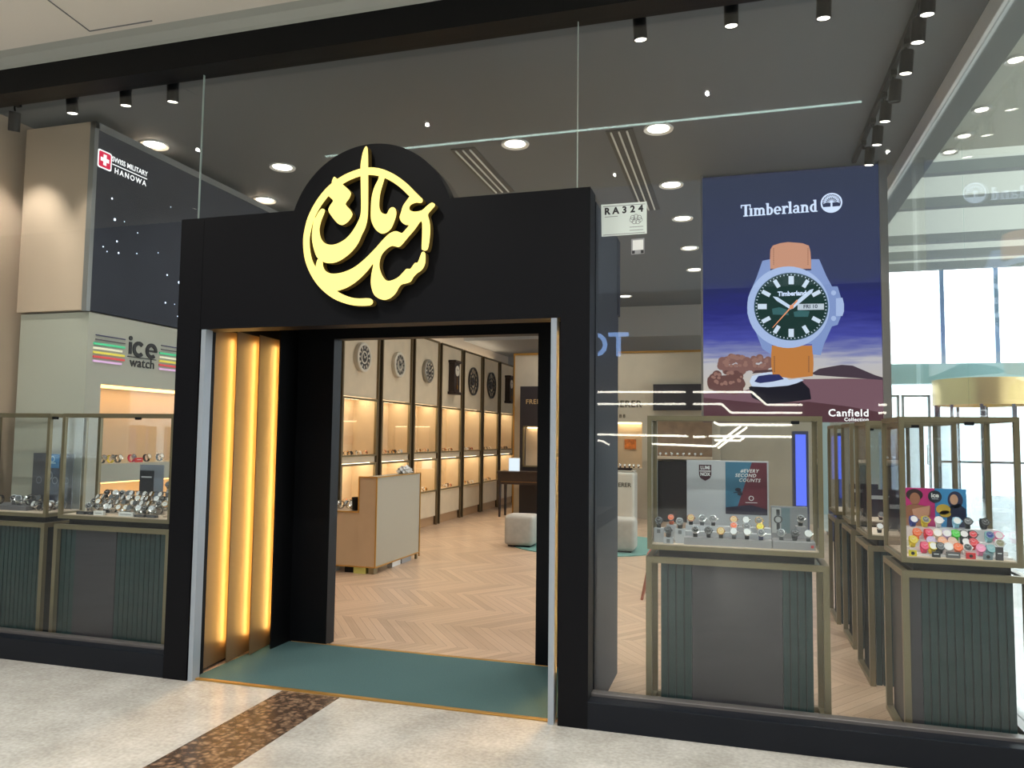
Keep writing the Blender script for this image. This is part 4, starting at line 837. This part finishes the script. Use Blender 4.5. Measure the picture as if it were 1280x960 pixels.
# slab-serif lettering drawn glyph by glyph: u right, v up, x-height 1
def slab(word):
    polys = []; u = 0
    R = lambda a, b, c, d: polys.append([(u+a, c), (u+b, c), (u+b, d), (u+a, d)])
    def A(cx, cy, rx, ry, wx, wy, a0, a1, n=16):
        polys.append([(u+cx+rx*math.cos(a0+(a1-a0)*i/n), cy+ry*math.sin(a0+(a1-a0)*i/n)) for i in range(n+1)]+[(u+cx+(rx-wx)*math.cos(a1-(a1-a0)*i/n), cy+(ry-wy)*math.sin(a1-(a1-a0)*i/n)) for i in range(n+1)])
    for ch in word:
        if ch == 'T': R(.45, .75, 0, 1.5); R(.3, .9, 0, .13); R(0, 1.2, 1.36, 1.5); R(0, .12, 1.08, 1.5); R(1.08, 1.2, 1.08, 1.5); u += 1.0
        elif ch == 'i': R(.1, .38, 0, 1); R(0, .48, 0, .12); R(0, .3, .88, 1); u += .52
        elif ch == 'm':
            R(.1, .36, 0, 1); R(0, .46, 0, .12); R(0, .3, .88, 1)
            for o in (.36, .84): A(o+.11, .62, .37, .38, .26, .2, 0, PI); R(o+.22, o+.48, 0, .62); R(o+.12, o+.58, 0, .12)
            u += 1.46
        elif ch == 'b': R(.1, .37, 0, 1.5); R(0, .3, 1.38, 1.5); A(.42, .5, .44, .52, .27, .17, -PI*.62, PI*.62); u += .92
        elif ch == 'e': A(.46, .5, .45, .52, .27, .16, PI*.0, PI*1.75); R(.12, .9, .42, .56); u += .96
        elif ch == 'r': R(.1, .37, 0, 1); R(0, .5, 0, .12); R(0, .3, .88, 1); A(.55, .66, .26, .36, .2, .2, PI*.1, PI*.95); u += .74
        elif ch == 'l': R(.1, .38, 0, 1.5); R(0, .48, 0, .12); R(0, .3, 1.38, 1.5); u += .52
        elif ch == 'a': R(.5, .76, .05, .7); A(.42, .66, .34, .36, .24, .17, 0, PI*.92); A(.36, .28, .33, .30, .22, .14, PI*.25, PI*1.9); R(.6, .88, 0, .12); u += .92
        elif ch == 'n': R(.1, .36, 0, 1); R(0, .46, 0, .12); R(0, .3, .88, 1); A(.5, .62, .37, .38, .26, .2, 0, PI); R(.61, .87, 0, .62); R(.52, .97, 0, .12); u += 1.0
        elif ch == 'd': R(.55, .82, 0, 1.5); R(.45, .7, 1.38, 1.5); R(.7, .95, 0, .12); A(.5, .5, .44, .52, .27, .17, PI*.38, PI*1.62); u += .95
    return polys, u
polys, U = slab('Timberland')
pa, pz = at(926, 271, y=YP-.008), at(1022, 264.5, y=YP-.008); sc_ = (pz.x-pa.x)/U
b = MB()
for p in polys: b.prism([(pa.x+q[0]*sc_, YP-.008, pa.z+(pz.z-pa.z)*q[0]/U+q[1]*sc_*1.0) for q in p], (0, .001, 0))
b.obj('printed_lettering', WL, pb)
ec = at(1039.3, 253.5, y=YP-.008); er = .098; b = MB()
b.lathe([(er*.86, -.0005), (er, -.0005), (er, .0008), (er*.86, .0008)], ec, (0, 1, 0), n=40)
b.prism([(ec.x+er*.95*math.cos(t), YP-.008, ec.z+er*.95*math.sin(t)) for t in [PI+.42+(PI-.84)*i/20 for i in range(21)]], (0, .001, 0))
b.box(ec.x-.008, ec.x+.008, YP-.0085, YP-.0075, ec.z-er*.5, ec.z+er*.2)
for i in range(9):
    t = PI*(.05+.9*i/8); d = Vector((math.cos(t), 0, math.sin(t)))
    e0 = ec+Vector((0, 0, er*.02)); e1 = e0+d*er*.88; b.bar(e0, e1, .005, .001, (0, 1, 0))
    for sgn in (-1, 1):
        d2 = Vector((math.cos(t+.6*sgn), 0, math.sin(t+.6*sgn))); m2 = e0+d*er*.5; b.bar(m2, m2+d2*er*.3, .006, .001, (0, 1, 0))
b.obj('printed_emblem', WL, pb)

# ------------------------------------------------------------------ wall cabinets along the left wall
XC = -5.2
NB = light_mat('niche lamp', (255, 228, 186), 6.5)
CABW = mat('cabinet beige', (214, 194, 164), .55, noise=.04, nscale=5)
CABT = mat('bronze edging', (120, 104, 78), .4, .5)
lab = ['nearest the doorway', 'second from the doorway', 'third from the doorway', 'fourth from the doorway', 'fifth from the doorway', 'sixth from the doorway', 'furthest from the doorway']
for k in range(7):
    ya, yb2 = 9.36+1.228*k, 9.36+1.228*(k+1)
    t = thing('wall_cabinet', 'tall beige wall cabinet with two lit glass niches, %s' % lab[k], 'cabinet', (XC-.2, (ya+yb2)/2, 0), 'tall beige wall cabinets')
    y0, y1 = ya+.09, yb2-.05
    MB().box(-5.66, XC-.02, y0, y1, 2.14, 3.28).box(-5.66, XC-.02, y0, y1, 1.19, 1.28).box(-5.66, XC-.02, y0, y1, .16, .59).box(-5.66, -5.6, y0, y1, .59, 2.14).box(-5.6, XC-.02, y0, y0+.03, .59, 2.14).box(-5.6, XC-.02, y1-.03, y1, .59, 2.14).obj('carcass', CABW, t)
    MB().box(-5.6, -5.59, y0+.03, (y0+y1)/2-.003, .59, 2.14).box(-5.6, -5.59, (y0+y1)/2+.003, y1-.03, .59, 2.14).obj('niche_back', NICHEBACK, t)
    e = MB().box(XC-.03, XC+.012, y0-.02, y0+.012, .0, 3.30).box(XC-.03, XC+.012, y1-.012, y1+.02, .0, 3.30).box(XC-.03, XC+.012, y0, y1, 3.28, 3.31)
    e.obj('upright', CABT, t, label='bronze edge uprights')
    MB().box(-5.66, XC-.035, ya, ya+.07, 0, 3.29).obj('recess', BLACK2, t)
    for z0, z1 in ((1.285, 2.13), (.60, 1.185)):
        df = MB().box(XC-.03, XC+.006, y0+.012, y0+.045, z0, z1).box(XC-.03, XC+.006, y1-.045, y1-.012, z0, z1).box(XC-.03, XC+.006, y0+.045, y1-.045, z1-.03, z1).box(XC-.03, XC+.006, y0+.045, y1-.045, z0, z0+.025).obj('door_frame', BRASS, t)
        MB().box(XC-.02, XC-.015, y0+.045, y1-.045, z0+.025, z1-.03).obj('glass_pane', G_CASE, df)
        MB().box(-5.5, -5.28, y0+.06, y1-.06, z1-.006, z1+.003).obj('niche_lamp', NB, t)
    MB().box(-5.64, XC-.05, y0, y1, 0, .16).obj('plinth', mat('oak plinth', (176, 140, 104), .5), t)
    nsm = 7 if k < 2 else 6
    for lv, (zb, nm) in enumerate(((1.285, 'upper'), (.60, 'lower'))):
        for j in range(nsm):
            mk = (STEEL, GOLDM, ROSEM, SW, SB)[(j*2+k+lv) % 5]
            o = bpy.data.objects.new('wristwatch', part_mesh('watch_solid', mk, lambda: (lambda b: (b.bm.from_mesh(part_mesh('strap0.020', STEEL, w_strap(.02))), b.bm.from_mesh(part_mesh('case0.021', STEEL, w_case(.021))), b)[2])(MB())))
            C.objects.link(o); yy = y0+.1+(y1-y0-.2)*(j+.5+random.uniform(-.3, .3))/nsm
            o.location = (XC-.1-.1*(j % 2), yy, zb+.001); o.rotation_euler = (0, 0, PI/2+random.uniform(-.3, .3)); o.scale = (1.35,)*3
            o['label'] = 'small watch, %s along the %s lit shelf, wall cabinet %s' % (ORD[j], nm, lab[k]); o['category'] = 'watch'; o['group'] = 'small watches in the wall cabinets'
def wall_clock(y, z, r, rim, facec, mark, label, skeleton=False):
    t = thing('wall_clock', label, 'clock', (XC-.02, y, z-r), 'clocks on the wall cabinets'); c = Vector((XC-.02, y, z))
    if not skeleton:
        MB().lathe([(0, 0), (r*.98, 0), (r, .02), (r, .06), (r*.95, .07), (r*.82, .07), (r*.80, .058)], c, (1, 0, 0), n=40).obj('rim', rim, t, True)
        MB().cyl(c+Vector((.05, 0, 0)), c+Vector((.058, 0, 0)), r*.82, n=40).obj('face', facec, t)
        MB().lathe([(r*.34, 0), (r*.44, 0), (r*.44, .006), (r*.34, .006)], c+Vector((.058, 0, 0)), (1, 0, 0), n=30).obj('inner_ring', rim, t)
    else:
        MB().lathe([(r*.9, .01), (r, .01), (r, .04), (r*.9, .04), (r*.9, .01)], c, (1, 0, 0), n=40).lathe([(r*.5, .01), (r*.56, .01), (r*.56, .03), (r*.5, .03), (r*.5, .01)], c, (1, 0, 0), n=30).obj('rim', rim, t)
        MB().cyl(c+Vector((.0, 0, 0)), c+Vector((.025, 0, 0)), r*.3, n=30).obj('hub', rim, t)
    b = MB()
    for k in range(12):
        a = k*PI/6; d = Vector((0, math.sin(a), math.cos(a)))
        b.bar(c+Vector((.061 if not skeleton else .028, 0, 0))+d*r*(.58 if not skeleton else .52), c+Vector((.061 if not skeleton else .028, 0, 0))+d*r*(.76 if not skeleton else .93), .022*r/.2, .006, (1, 0, 0))
    b.obj('numeral', mark, t)
    h = c+Vector((.066 if not skeleton else .045, 0, 0))
    MB().bar(h, h+Vector((0, -.5*r*.7, .45*r)), .012, .004, (1, 0, 0)).bar(h, h+Vector((0, .62*r, .3*r)), .009, .004, (1, 0, 0)).cyl(h-Vector((.01, 0, 0)), h+Vector((.004, 0, 0)), .015, n=12).obj('hands', mark, t)
yc = [9.36+1.228*(k+.5)+.02 for k in range(7)]
CRM = mat('clock cream', (214, 204, 186), .4); CDK = mat('clock charcoal', (66, 62, 60), .4); PEW = mat('clock pewter', (160, 154, 144), .3, .6)
wall_clock(yc[0], 2.715, .215, CRM, CDK, CRM, 'large cream rimmed round clock on the wall cabinet nearest the doorway')
wall_clock(yc[1], 2.72, .205, CRM, PEW, CDK, 'round clock with pale grey face on the second wall cabinet')
wall_clock(yc[2], 2.725, .205, PEW, CDK, CRM, 'round clock with dark face and pewter rim on the third wall cabinet')
wall_clock(yc[4], 2.72, .29, CDK, CDK, CDK, 'large black skeleton clock, nearer of the two skeleton clocks', True)
wall_clock(yc[5], 2.72, .29, CDK, CDK, CDK, 'large black skeleton clock, further of the two skeleton clocks', True)
for k, s in ((3, 'fourth'), (6, 'last')):
    y, z = yc[k], 2.72; t = thing('wall_clock', 'dark wooden pendulum wall clock on the %s wall cabinet' % s, 'clock', (XC, y, 2.4), 'clocks on the wall cabinets')
    MB().box(XC-.02, XC+.10, y-.14, y+.14, 2.42, 3.0).box(XC-.02, XC+.13, y-.17, y+.17, 2.98, 3.03).box(XC-.02, XC+.14, y-.18, y+.18, 2.38, 2.43).bevel(.006).obj('clock_case', DARKWOOD, t)
    MB().cyl((XC+.10, y, 2.83), (XC+.108, y, 2.83), .1, n=28).obj('face', CRM, t)
    MB().cyl((XC+.102, y, 2.52), (XC+.108, y, 2.52), .045, n=18).box(XC+.101, XC+.105, y-.006, y+.006, 2.52, 2.72).obj('pendulum', GOLDM, t)
    MB().bar((XC+.11, y, 2.83), (XC+.11, y-.03, 2.87), .008, .003, (1, 0, 0)).bar((XC+.11, y, 2.83), (XC+.11, y+.05, 2.86), .006, .003, (1, 0, 0)).obj('hands', INK, t)

# ------------------------------------------------------------------ back partition with brand walls
YB = 15.4
bw = thing('partition_wall', 'pale partition wall with gold top edge at the back of the shop', 'wall', (-2.5, YB+.1, 0))
PANEL = mat('pale wood panel', (200, 190, 172), .55, noise=.06, nscale=3)
MB().box(-4.47, -2.33, YB, YB+.2, 0, 3.30).box(-1.80, -.3, YB, YB+.2, 0, 3.30).box(-2.33, -1.80, YB, YB+.2, 0, 1.0).box(-2.33, -1.80, YB, YB+.2, 1.91, 3.30).box(-2.33, -1.80, YB+.18, YB+.2, 1.0, 1.91).obj('panel', PANEL, bw)
MB().box(-4.48, -.3, YB-.02, YB+.2, 3.30, 3.34).box(-4.48, -4.45, YB-.01, YB, 0, 3.3).obj('gold_edge', GOLD, bw)
MB().box(-2.33, -1.80, YB+.17, YB+.18, 1.0, 1.91).obj('niche_back', NICHEBACK, bw)
MB().box(-2.30, -1.83, YB+.03, YB+.14, 1.88, 1.905).obj('niche_lamp', NB, bw)
MB().box(-2.17, -1.94, YB+.15, YB+.165, 1.37, 1.57).obj('niche_picture', mat('picture sunset', (206, 116, 44), .5, noise=.5, nscale=12), bw, label='small orange picture')
b = MB().text('BUCHERER', FX(-2.3, YB-.004, 2.27), .19, .003, .003, spacing=1.08); MB().text('1888', FX(-2.27, YB-.004, 2.03), .1, .001, .003, spacing=1.5).obj('lettering', mat('dark bronze letters', (76, 70, 58), .4, .4), bw)
b.obj('lettering', mat('dark bronze letters', (76, 70, 58), .4, .4), bw)
b = MB()
for i in range(9):
    c = Vector((-2.55+.09*math.cos(i*.7), YB-.004, 2.62+.1*math.sin(i*.7))); b.ball(c, .035, 1, .2, .7, 8)
b.obj('emblem', mat('dark bronze letters', (76, 70, 58)), bw)
for k in range(5): watch((-2.24+.09*k, YB+.07, 1.0), 'small watch in the orange picture niche, %s from the left' % ORD[k], SB, STEEL, DW, None, 'watches in the orange picture niche', sc=1.3)
dk = thing('brand_panel', 'tall dark brand panel with gold lettering and lit niche seen through the doorway', 'panel', (-3.7, YB-.12, 0))
MB().box(-4.27, -3.2, YB-.22, YB-.02, 0, 1.0).box(-4.27, -3.2, YB-.22, YB-.02, 1.80, 2.63).box(-4.27, -4.18, YB-.22, YB-.02, 1.0, 1.8).box(-3.3, -3.2, YB-.22, YB-.02, 1.0, 1.8).box(-4.27, -3.2, YB-.06, YB-.02, 1.0, 1.8).obj('panel', mat('aubergine black', (42, 38, 44), .5), dk)
MB().box(-4.18, -3.3, YB-.07, YB-.06, 1.0, 1.8).obj('niche_back', NICHEBACK, dk)
MB().box(-4.2, -4.17, YB-.235, YB-.2, .98, 1.82).box(-3.31, -3.28, YB-.235, YB-.2, .98, 1.82).box(-4.2, -3.28, YB-.235, YB-.2, 1.79, 1.82).box(-4.2, -3.28, YB-.235, YB-.2, .98, 1.01).obj('niche_frame', BRASS, dk)
MB().box(-4.12, -3.36, YB-.17, YB-.1, 1.775, 1.79).obj('niche_lamp', NB, dk)
MB().text('FREDERIQUE', FX(-3.735, YB-.222, 2.31), .135, .002, .002, spacing=1.1).obj('lettering', mat('pale gold letters', (196, 172, 128), .4, .3), dk)
# dark wall display right of the lettering
dw = thing('wall_unit', 'dark topped display wall with lit shelf behind the shield board case', 'display unit', (-1.15, YB-.15, 0))
MB().box(-1.57, -.45, YB-.12, YB-.01, 2.15, 2.66).obj('dark_panel', mat('aubergine black', (42, 38, 44)), dw)
MB().box(-1.5, -.45, YB-.05, YB-.01, 1.25, 1.95).obj('shelf_back', mat('walnut back', (150, 122, 96), .5, noise=.15, nscale=8), dw)
MB().box(-1.5, -.45, YB-.35, YB-.01, 1.2, 1.25).obj('shelf', DECK, dw)
MB().box(-1.5, -.45, YB-.3, YB-.01, 0, 1.15).box(-1.5, -1.46, YB-.36, YB-.3, 0, 1.2).obj('lower_cabinet', mat('dark cabinet', (48, 46, 50), .4), dw)
for k in range(8): watch((-1.42+.11*k, YB-.22, 1.25), 'small watch on the shelf behind the shield board case, %s from the left' % ORD[k], GOLDM if k % 2 else STEEL, STEEL, DW, None, 'watches on the back shelf', sc=1.3)
# plinth counter with lettering
pc = thing('counter', 'white plinth counter with rounded corner under the brand lettering', 'counter', (-2.05, 14.6, 0))
MB().box(-2.6, -1.82, 14.35, 14.85, .03, .96).bevel(.05, 3).obj('body', mat('white lacquer', (222, 220, 212), .35), pc)
MB().box(-2.58, -1.84, 14.37, 14.83, .96, .985).bevel(.01).obj('worktop', mat('counter grey', (186, 184, 178), .3), pc)
MB().text('BUCHERER', FX(-2.15, 14.348, .72), .11, .0015, .002).obj('lettering', mat('dark bronze letters', (76, 70, 58)), pc)
t = thing('tray', 'small dark tray on the white plinth counter', 'tray', (-2.05, 14.6, .985)); MB().box(-2.2, -1.9, 14.5, 14.7, .985, 1.0).box(-2.2, -1.9, 14.5, 14.515, 1.0, 1.03).box(-2.2, -1.9, 14.685, 14.7, 1.0, 1.03).obj('dish', DARKWOOD, t); MB().box(-2.19, -1.91, 14.52, 14.68, 1.0, 1.004).obj('lining', DGREY, t)
# back-row ceiling lights handled above

# ------------------------------------------------------------------ furniture seen through the doorway
ct = thing('reception_counter', 'L-shaped beige reception counter with brass edges standing on packing blocks', 'counter', (-4.4, 8.7, 0))
MB().box(-4.2, -3.985, 8.10, 9.36, .085, 1.105).obj('end_slab', BEIGE2, ct)
MB().box(-5.1, -4.2, 8.11, 8.75, .085, .70).obj('low_desk', BEIGE, ct)
MB().box(-4.205, -3.985, 8.094, 8.10, .085, 1.105).box(-5.1, -4.205, 8.104, 8.11, .085, .70).obj('front_panel', BEIGE, ct)
e = MB()
for a, b2 in (((-3.98, 8.092, .085), (-3.98, 8.092, 1.105)), ((-4.205, 8.092, .70), (-4.205, 8.092, 1.105)), ((-4.21, 8.092, 1.108), (-3.978, 8.092, 1.108)), ((-3.98, 8.092, 1.108), (-3.98, 9.365, 1.108)), ((-3.98, 9.365, .03), (-3.98, 9.365, 1.108)), ((-5.1, 8.1, .703), (-4.2, 8.1, .703)), ((-3.98, 8.092, .08), (-3.98, 9.365, .08)), ((-5.1, 8.1, .08), (-3.98, 8.1, .08))): e.bar(a, b2, .014)
e.obj('brass_edge', GOLD, ct)
for (x, y, sx, sy, m) in ((-4.02, 8.16, .05, .05, BRASS), (-4.3, 8.2, .09, .06, BLACK2), (-4.55, 8.2, .1, .06, WHITE), (-4.03, 8.75, .05, .12, WHITE), (-4.03, 9.05, .05, .14, GREY), (-4.0, 9.33, .02, .02, BRASS), (-4.14, 8.15, .12, .04, mat('yellow block', (196, 196, 110)))):
    MB().box(x-sx, x+sx*.3, y-sy, y+sy, 0, .085).obj('foot', m, ct)
bg = thing('plastic_bag', 'crumpled white bag lying on top of the reception counter', 'bag', (-4.08, 9.1, 1.115))
b = MB(); bmesh.ops.create_icosphere(b.bm, subdivisions=3, radius=1)
for v in b.bm.verts:
    n = .8+.35*math.sin(v.co.x*7+v.co.y*3)*math.cos(v.co.z*6+v.co.y*5); v.co = Vector((v.co.x*.085*n, v.co.y*.2*n, max(0, .03+v.co.z*.07*n)))
b.xf(Matrix.Translation((-4.09, 9.12, 1.115))).obj('wrap', mat('silver white film', (226, 226, 224), .25, .2), bg)
pt = thing('pen_pot', 'small black pen pot on the low desk of the reception counter', 'pot', (-4.34, 8.3, .705))
MB().lathe([(0, 0), (.05, 0), (.052, .004), (.06, .15), (.055, .15), (.048, .01), (0, .01)], (-4.34, 8.3, .705), n=20).obj('pot', BLACK2, pt, True)
MB().cyl((-4.34, 8.3, .715), (-4.32, 8.31, .9), .005, n=8).obj('pen', INK2, pt)
for k in range(8): watch((-4.46-.075*k, 8.42+.06*(k % 2), .70), 'steel watch heaped on the low reception desk, %s from the right' % ORD[k], STEEL, STEEL, DW, INK, 'watches heaped on the low reception desk', rz=random.uniform(-.8, .8), sc=1.7)
def pouf(x0, x1, y0, y1, h, label):
    t = thing('pouf', label, 'pouf', ((x0+x1)/2, (y0+y1)/2, .012), 'grey cube poufs')
    MB().box(x0, x1, y0, y1, .03, h).bevel(.055, 4).obj('seat', POUF, t, True); MB().box(x0+.05, x1-.05, y0+.05, y1-.05, .012, .03).obj('base', BLACK2, t)
MB().cyl((-2.1, 11.5, 0), (-2.1, 11.5, .012), 1.22, n=72).obj('round_rug', RUGM, label='round teal rug under the two grey poufs', category='rug')
pouf(-3.24, -2.81, 10.72, 11.12, .465, 'grey cube pouf seen through the doorway beside the dark table')
pouf(-1.79, -1.36, 10.72, 11.12, .475, 'grey cube pouf seen through the glass right of the portal')
tb = thing('console_table', 'dark wooden console table with a pale screen on it', 'table', (-3.9, 14.85, 0))
MB().box(-4.58, -3.2, 14.62, 15.12, .865, .905).obj('tabletop', DARKWOOD, tb); MB().box(-4.56, -3.22, 14.64, 15.1, .65, .865).obj('apron', DARKWOOD, tb)
for x in (-4.53, -3.27):
    for y in (14.68, 15.07): MB().cyl((x, y, 0), (x, y, .65), .022, .034, n=12).obj('leg', DARKWOOD, tb)
MB().box(-4.5, -3.3, 14.63, 14.64, .70, .705).obj('brass_inlay', GOLD, tb)
sc = thing('tablet', 'upright white tablet screen standing on the dark console table', 'tablet', (-4.3, 14.8, .905))
MB().box(-4.38, -4.17, 14.80, 14.82, .915, 1.16).xf(Matrix.Identity(4)).obj('screen', light_mat('tablet glow', (225, 240, 250), .9), sc); MB().box(-4.39, -4.16, 14.815, 14.83, .905, 1.17).obj('casing', WHITE, sc)
# red stool behind the shield board case
ch = thing('stool', 'red stool with wooden legs half hidden behind the shield board case', 'stool', (-.66, 7.9, 0))
MB().box(-.86, -.46, 7.72, 8.12, .40, .48).bevel(.035, 3).obj('seat', mat('red fabric', (166, 52, 46), .8), ch, True)
for x, y, dx_, dy_ in ((-.82, 7.78, -.09, -.02), (-.50, 7.78, .06, -.02), (-.82, 8.06, -.08, .05), (-.50, 8.06, .06, .05)): MB().cyl((x+dx_, y+dy_, 0), (x, y, .41), .014, .024, n=12).obj('leg', mat('red brown wood', (150, 84, 60), .5), ch)
# right end of the back wall, and blue lit columns there
MB().box(-.3, 1.45, YB+.3, YB+.4, 0, 3.3).obj('partition_wall', PANEL, label='pale back partition behind the hanging watch advertisement', category='wall')
for k, (pa_, pb_, y) in enumerate((((994, 543), (1008, 607), 12.2), ((1039, 545), (1044, 575), 13.2), ((1048, 545), (1053, 600), 14.0))):
    p_, q_ = at(*pa_, y=y), at(*pb_, y=y)
    t = thing('light_column', 'blue lit display column deep in the shop under the advertisement, %s from the left' % ORD[k], 'display', ((p_.x+q_.x)/2, y+.1, 0), 'blue lit columns')
    MB().box(p_.x-.04, q_.x+.04, y, y+.2, 0, p_.z+.05).bevel(.01).obj('body', mat('column grey', (90, 94, 120), .5), t)
    MB().box(p_.x, q_.x, y-.01, y, q_.z-.3, p_.z).obj('screen', light_mat('screen blue', (104, 124, 255), 1.1), t)
cv = thing('added_fill_light', 'added warm fill light hidden along the top of the beige wall cabinets', 'light', (-5.5, 13.6, 3.32))  # added lamp, no known fitting; brightens the wall and ceiling above the cabinets
MB().box(-5.62, -5.4, 9.5, 17.8, 3.315, 3.33).obj('tray', CABW, cv); MB().box(-5.56, -5.52, 9.6, 17.7, 3.33, 3.345).obj('light_strip', light_mat('added fill glow', (255, 236, 206), 7), cv)

# ------------------------------------------------------------------ concourse lighting and the lights opposite that the glass mirrors
for k, (x, y) in enumerate(((-5, 2.7), (-2.6, 2.7), (-.2, 2.7), (2.2, 2.7), (-3.8, 1.0), (-1.2, 1.0), (1.4, 1.0), (-6.4, 1.0))):
    c = Vector((x, y, 4.358)); t = thing('ceiling_light', 'concourse ceiling downlight mirrored as a bright dot in the shop glass', 'ceiling light', c, 'concourse downlights')
    MB().lathe([(.016, 0), (.03, -.006), (.034, .001)], c, n=18).obj('trim_ring', WHITE, t); MB().cyl(c+Vector((0, 0, -.003)), c, .016, n=16).obj('lens', LAMP, t)
    spot(t, c+Vector((0, 0, -.02)), c+Vector((0, 0, -2)), E_MALL, 2.6, 1, (1, .97, .92), .012)
ls = thing('led_line', 'thin white LED line in the concourse ceiling mirrored across the upper glass', 'light', (-.9, 2.2, 4.34))
MB().box(-3.9, 1.0, 2.19, 2.197, 4.350, 4.36).obj('light_strip', light_mat('cool led', (222, 255, 246), 9), ls)
YR, YV = -8.9, 2*YG+8.9
lw = thing('led_wall_light', 'zigzag white LED lines on the wall opposite, mirrored in the right window', 'light', (0, YR, 1.5)); b = MB()
for pl in ([(740, 490), (857, 490)], [(866, 490), (940, 490), (958, 506), (1003, 506)], [(740, 505), (857, 505)], [(866, 505), (902, 505), (914, 516), (1003, 516)], [(892, 527), (897, 530.5), (990, 531)], [(740, 543), (858, 545)], [(866, 546), (881, 546)], [(926, 532), (893, 558)], [(815, 555), (893, 558)], [(934, 534), (897, 560)], [(740, 550), (752, 551), (762, 556)], [(886, 545), (990, 546)], [(893, 550), (925, 551), (932, 545)], [(1098, 506), (1108, 506)], [(1098, 516), (1108, 516)]):
    pts = [at(u, v, y=YV) for u, v in pl]; pts = [Vector((p.x, YR, p.z)) for p in pts]
    for a, c in zip(pts, pts[1:]): b.bar(a, c, .02, .045)
b.obj('light_strip', light_mat('opposite led', (255, 248, 232), 13), lw)
sn = thing('shop_sign', 'pale blue lit letters over the shop opposite, mirrored beside the portal', 'sign', (-1.7, YR, 3.3))
c = at(756, 432.5, y=YV); MB().text('TO', Matrix(((-1, 0, 0, c.x-.0), (0, 0, 1, YR), (0, 1, 0, c.z), (0, 0, 0, 1))), .78, .012, .02).obj('letters', light_mat('sign blue', (150, 190, 255), 6), sn)
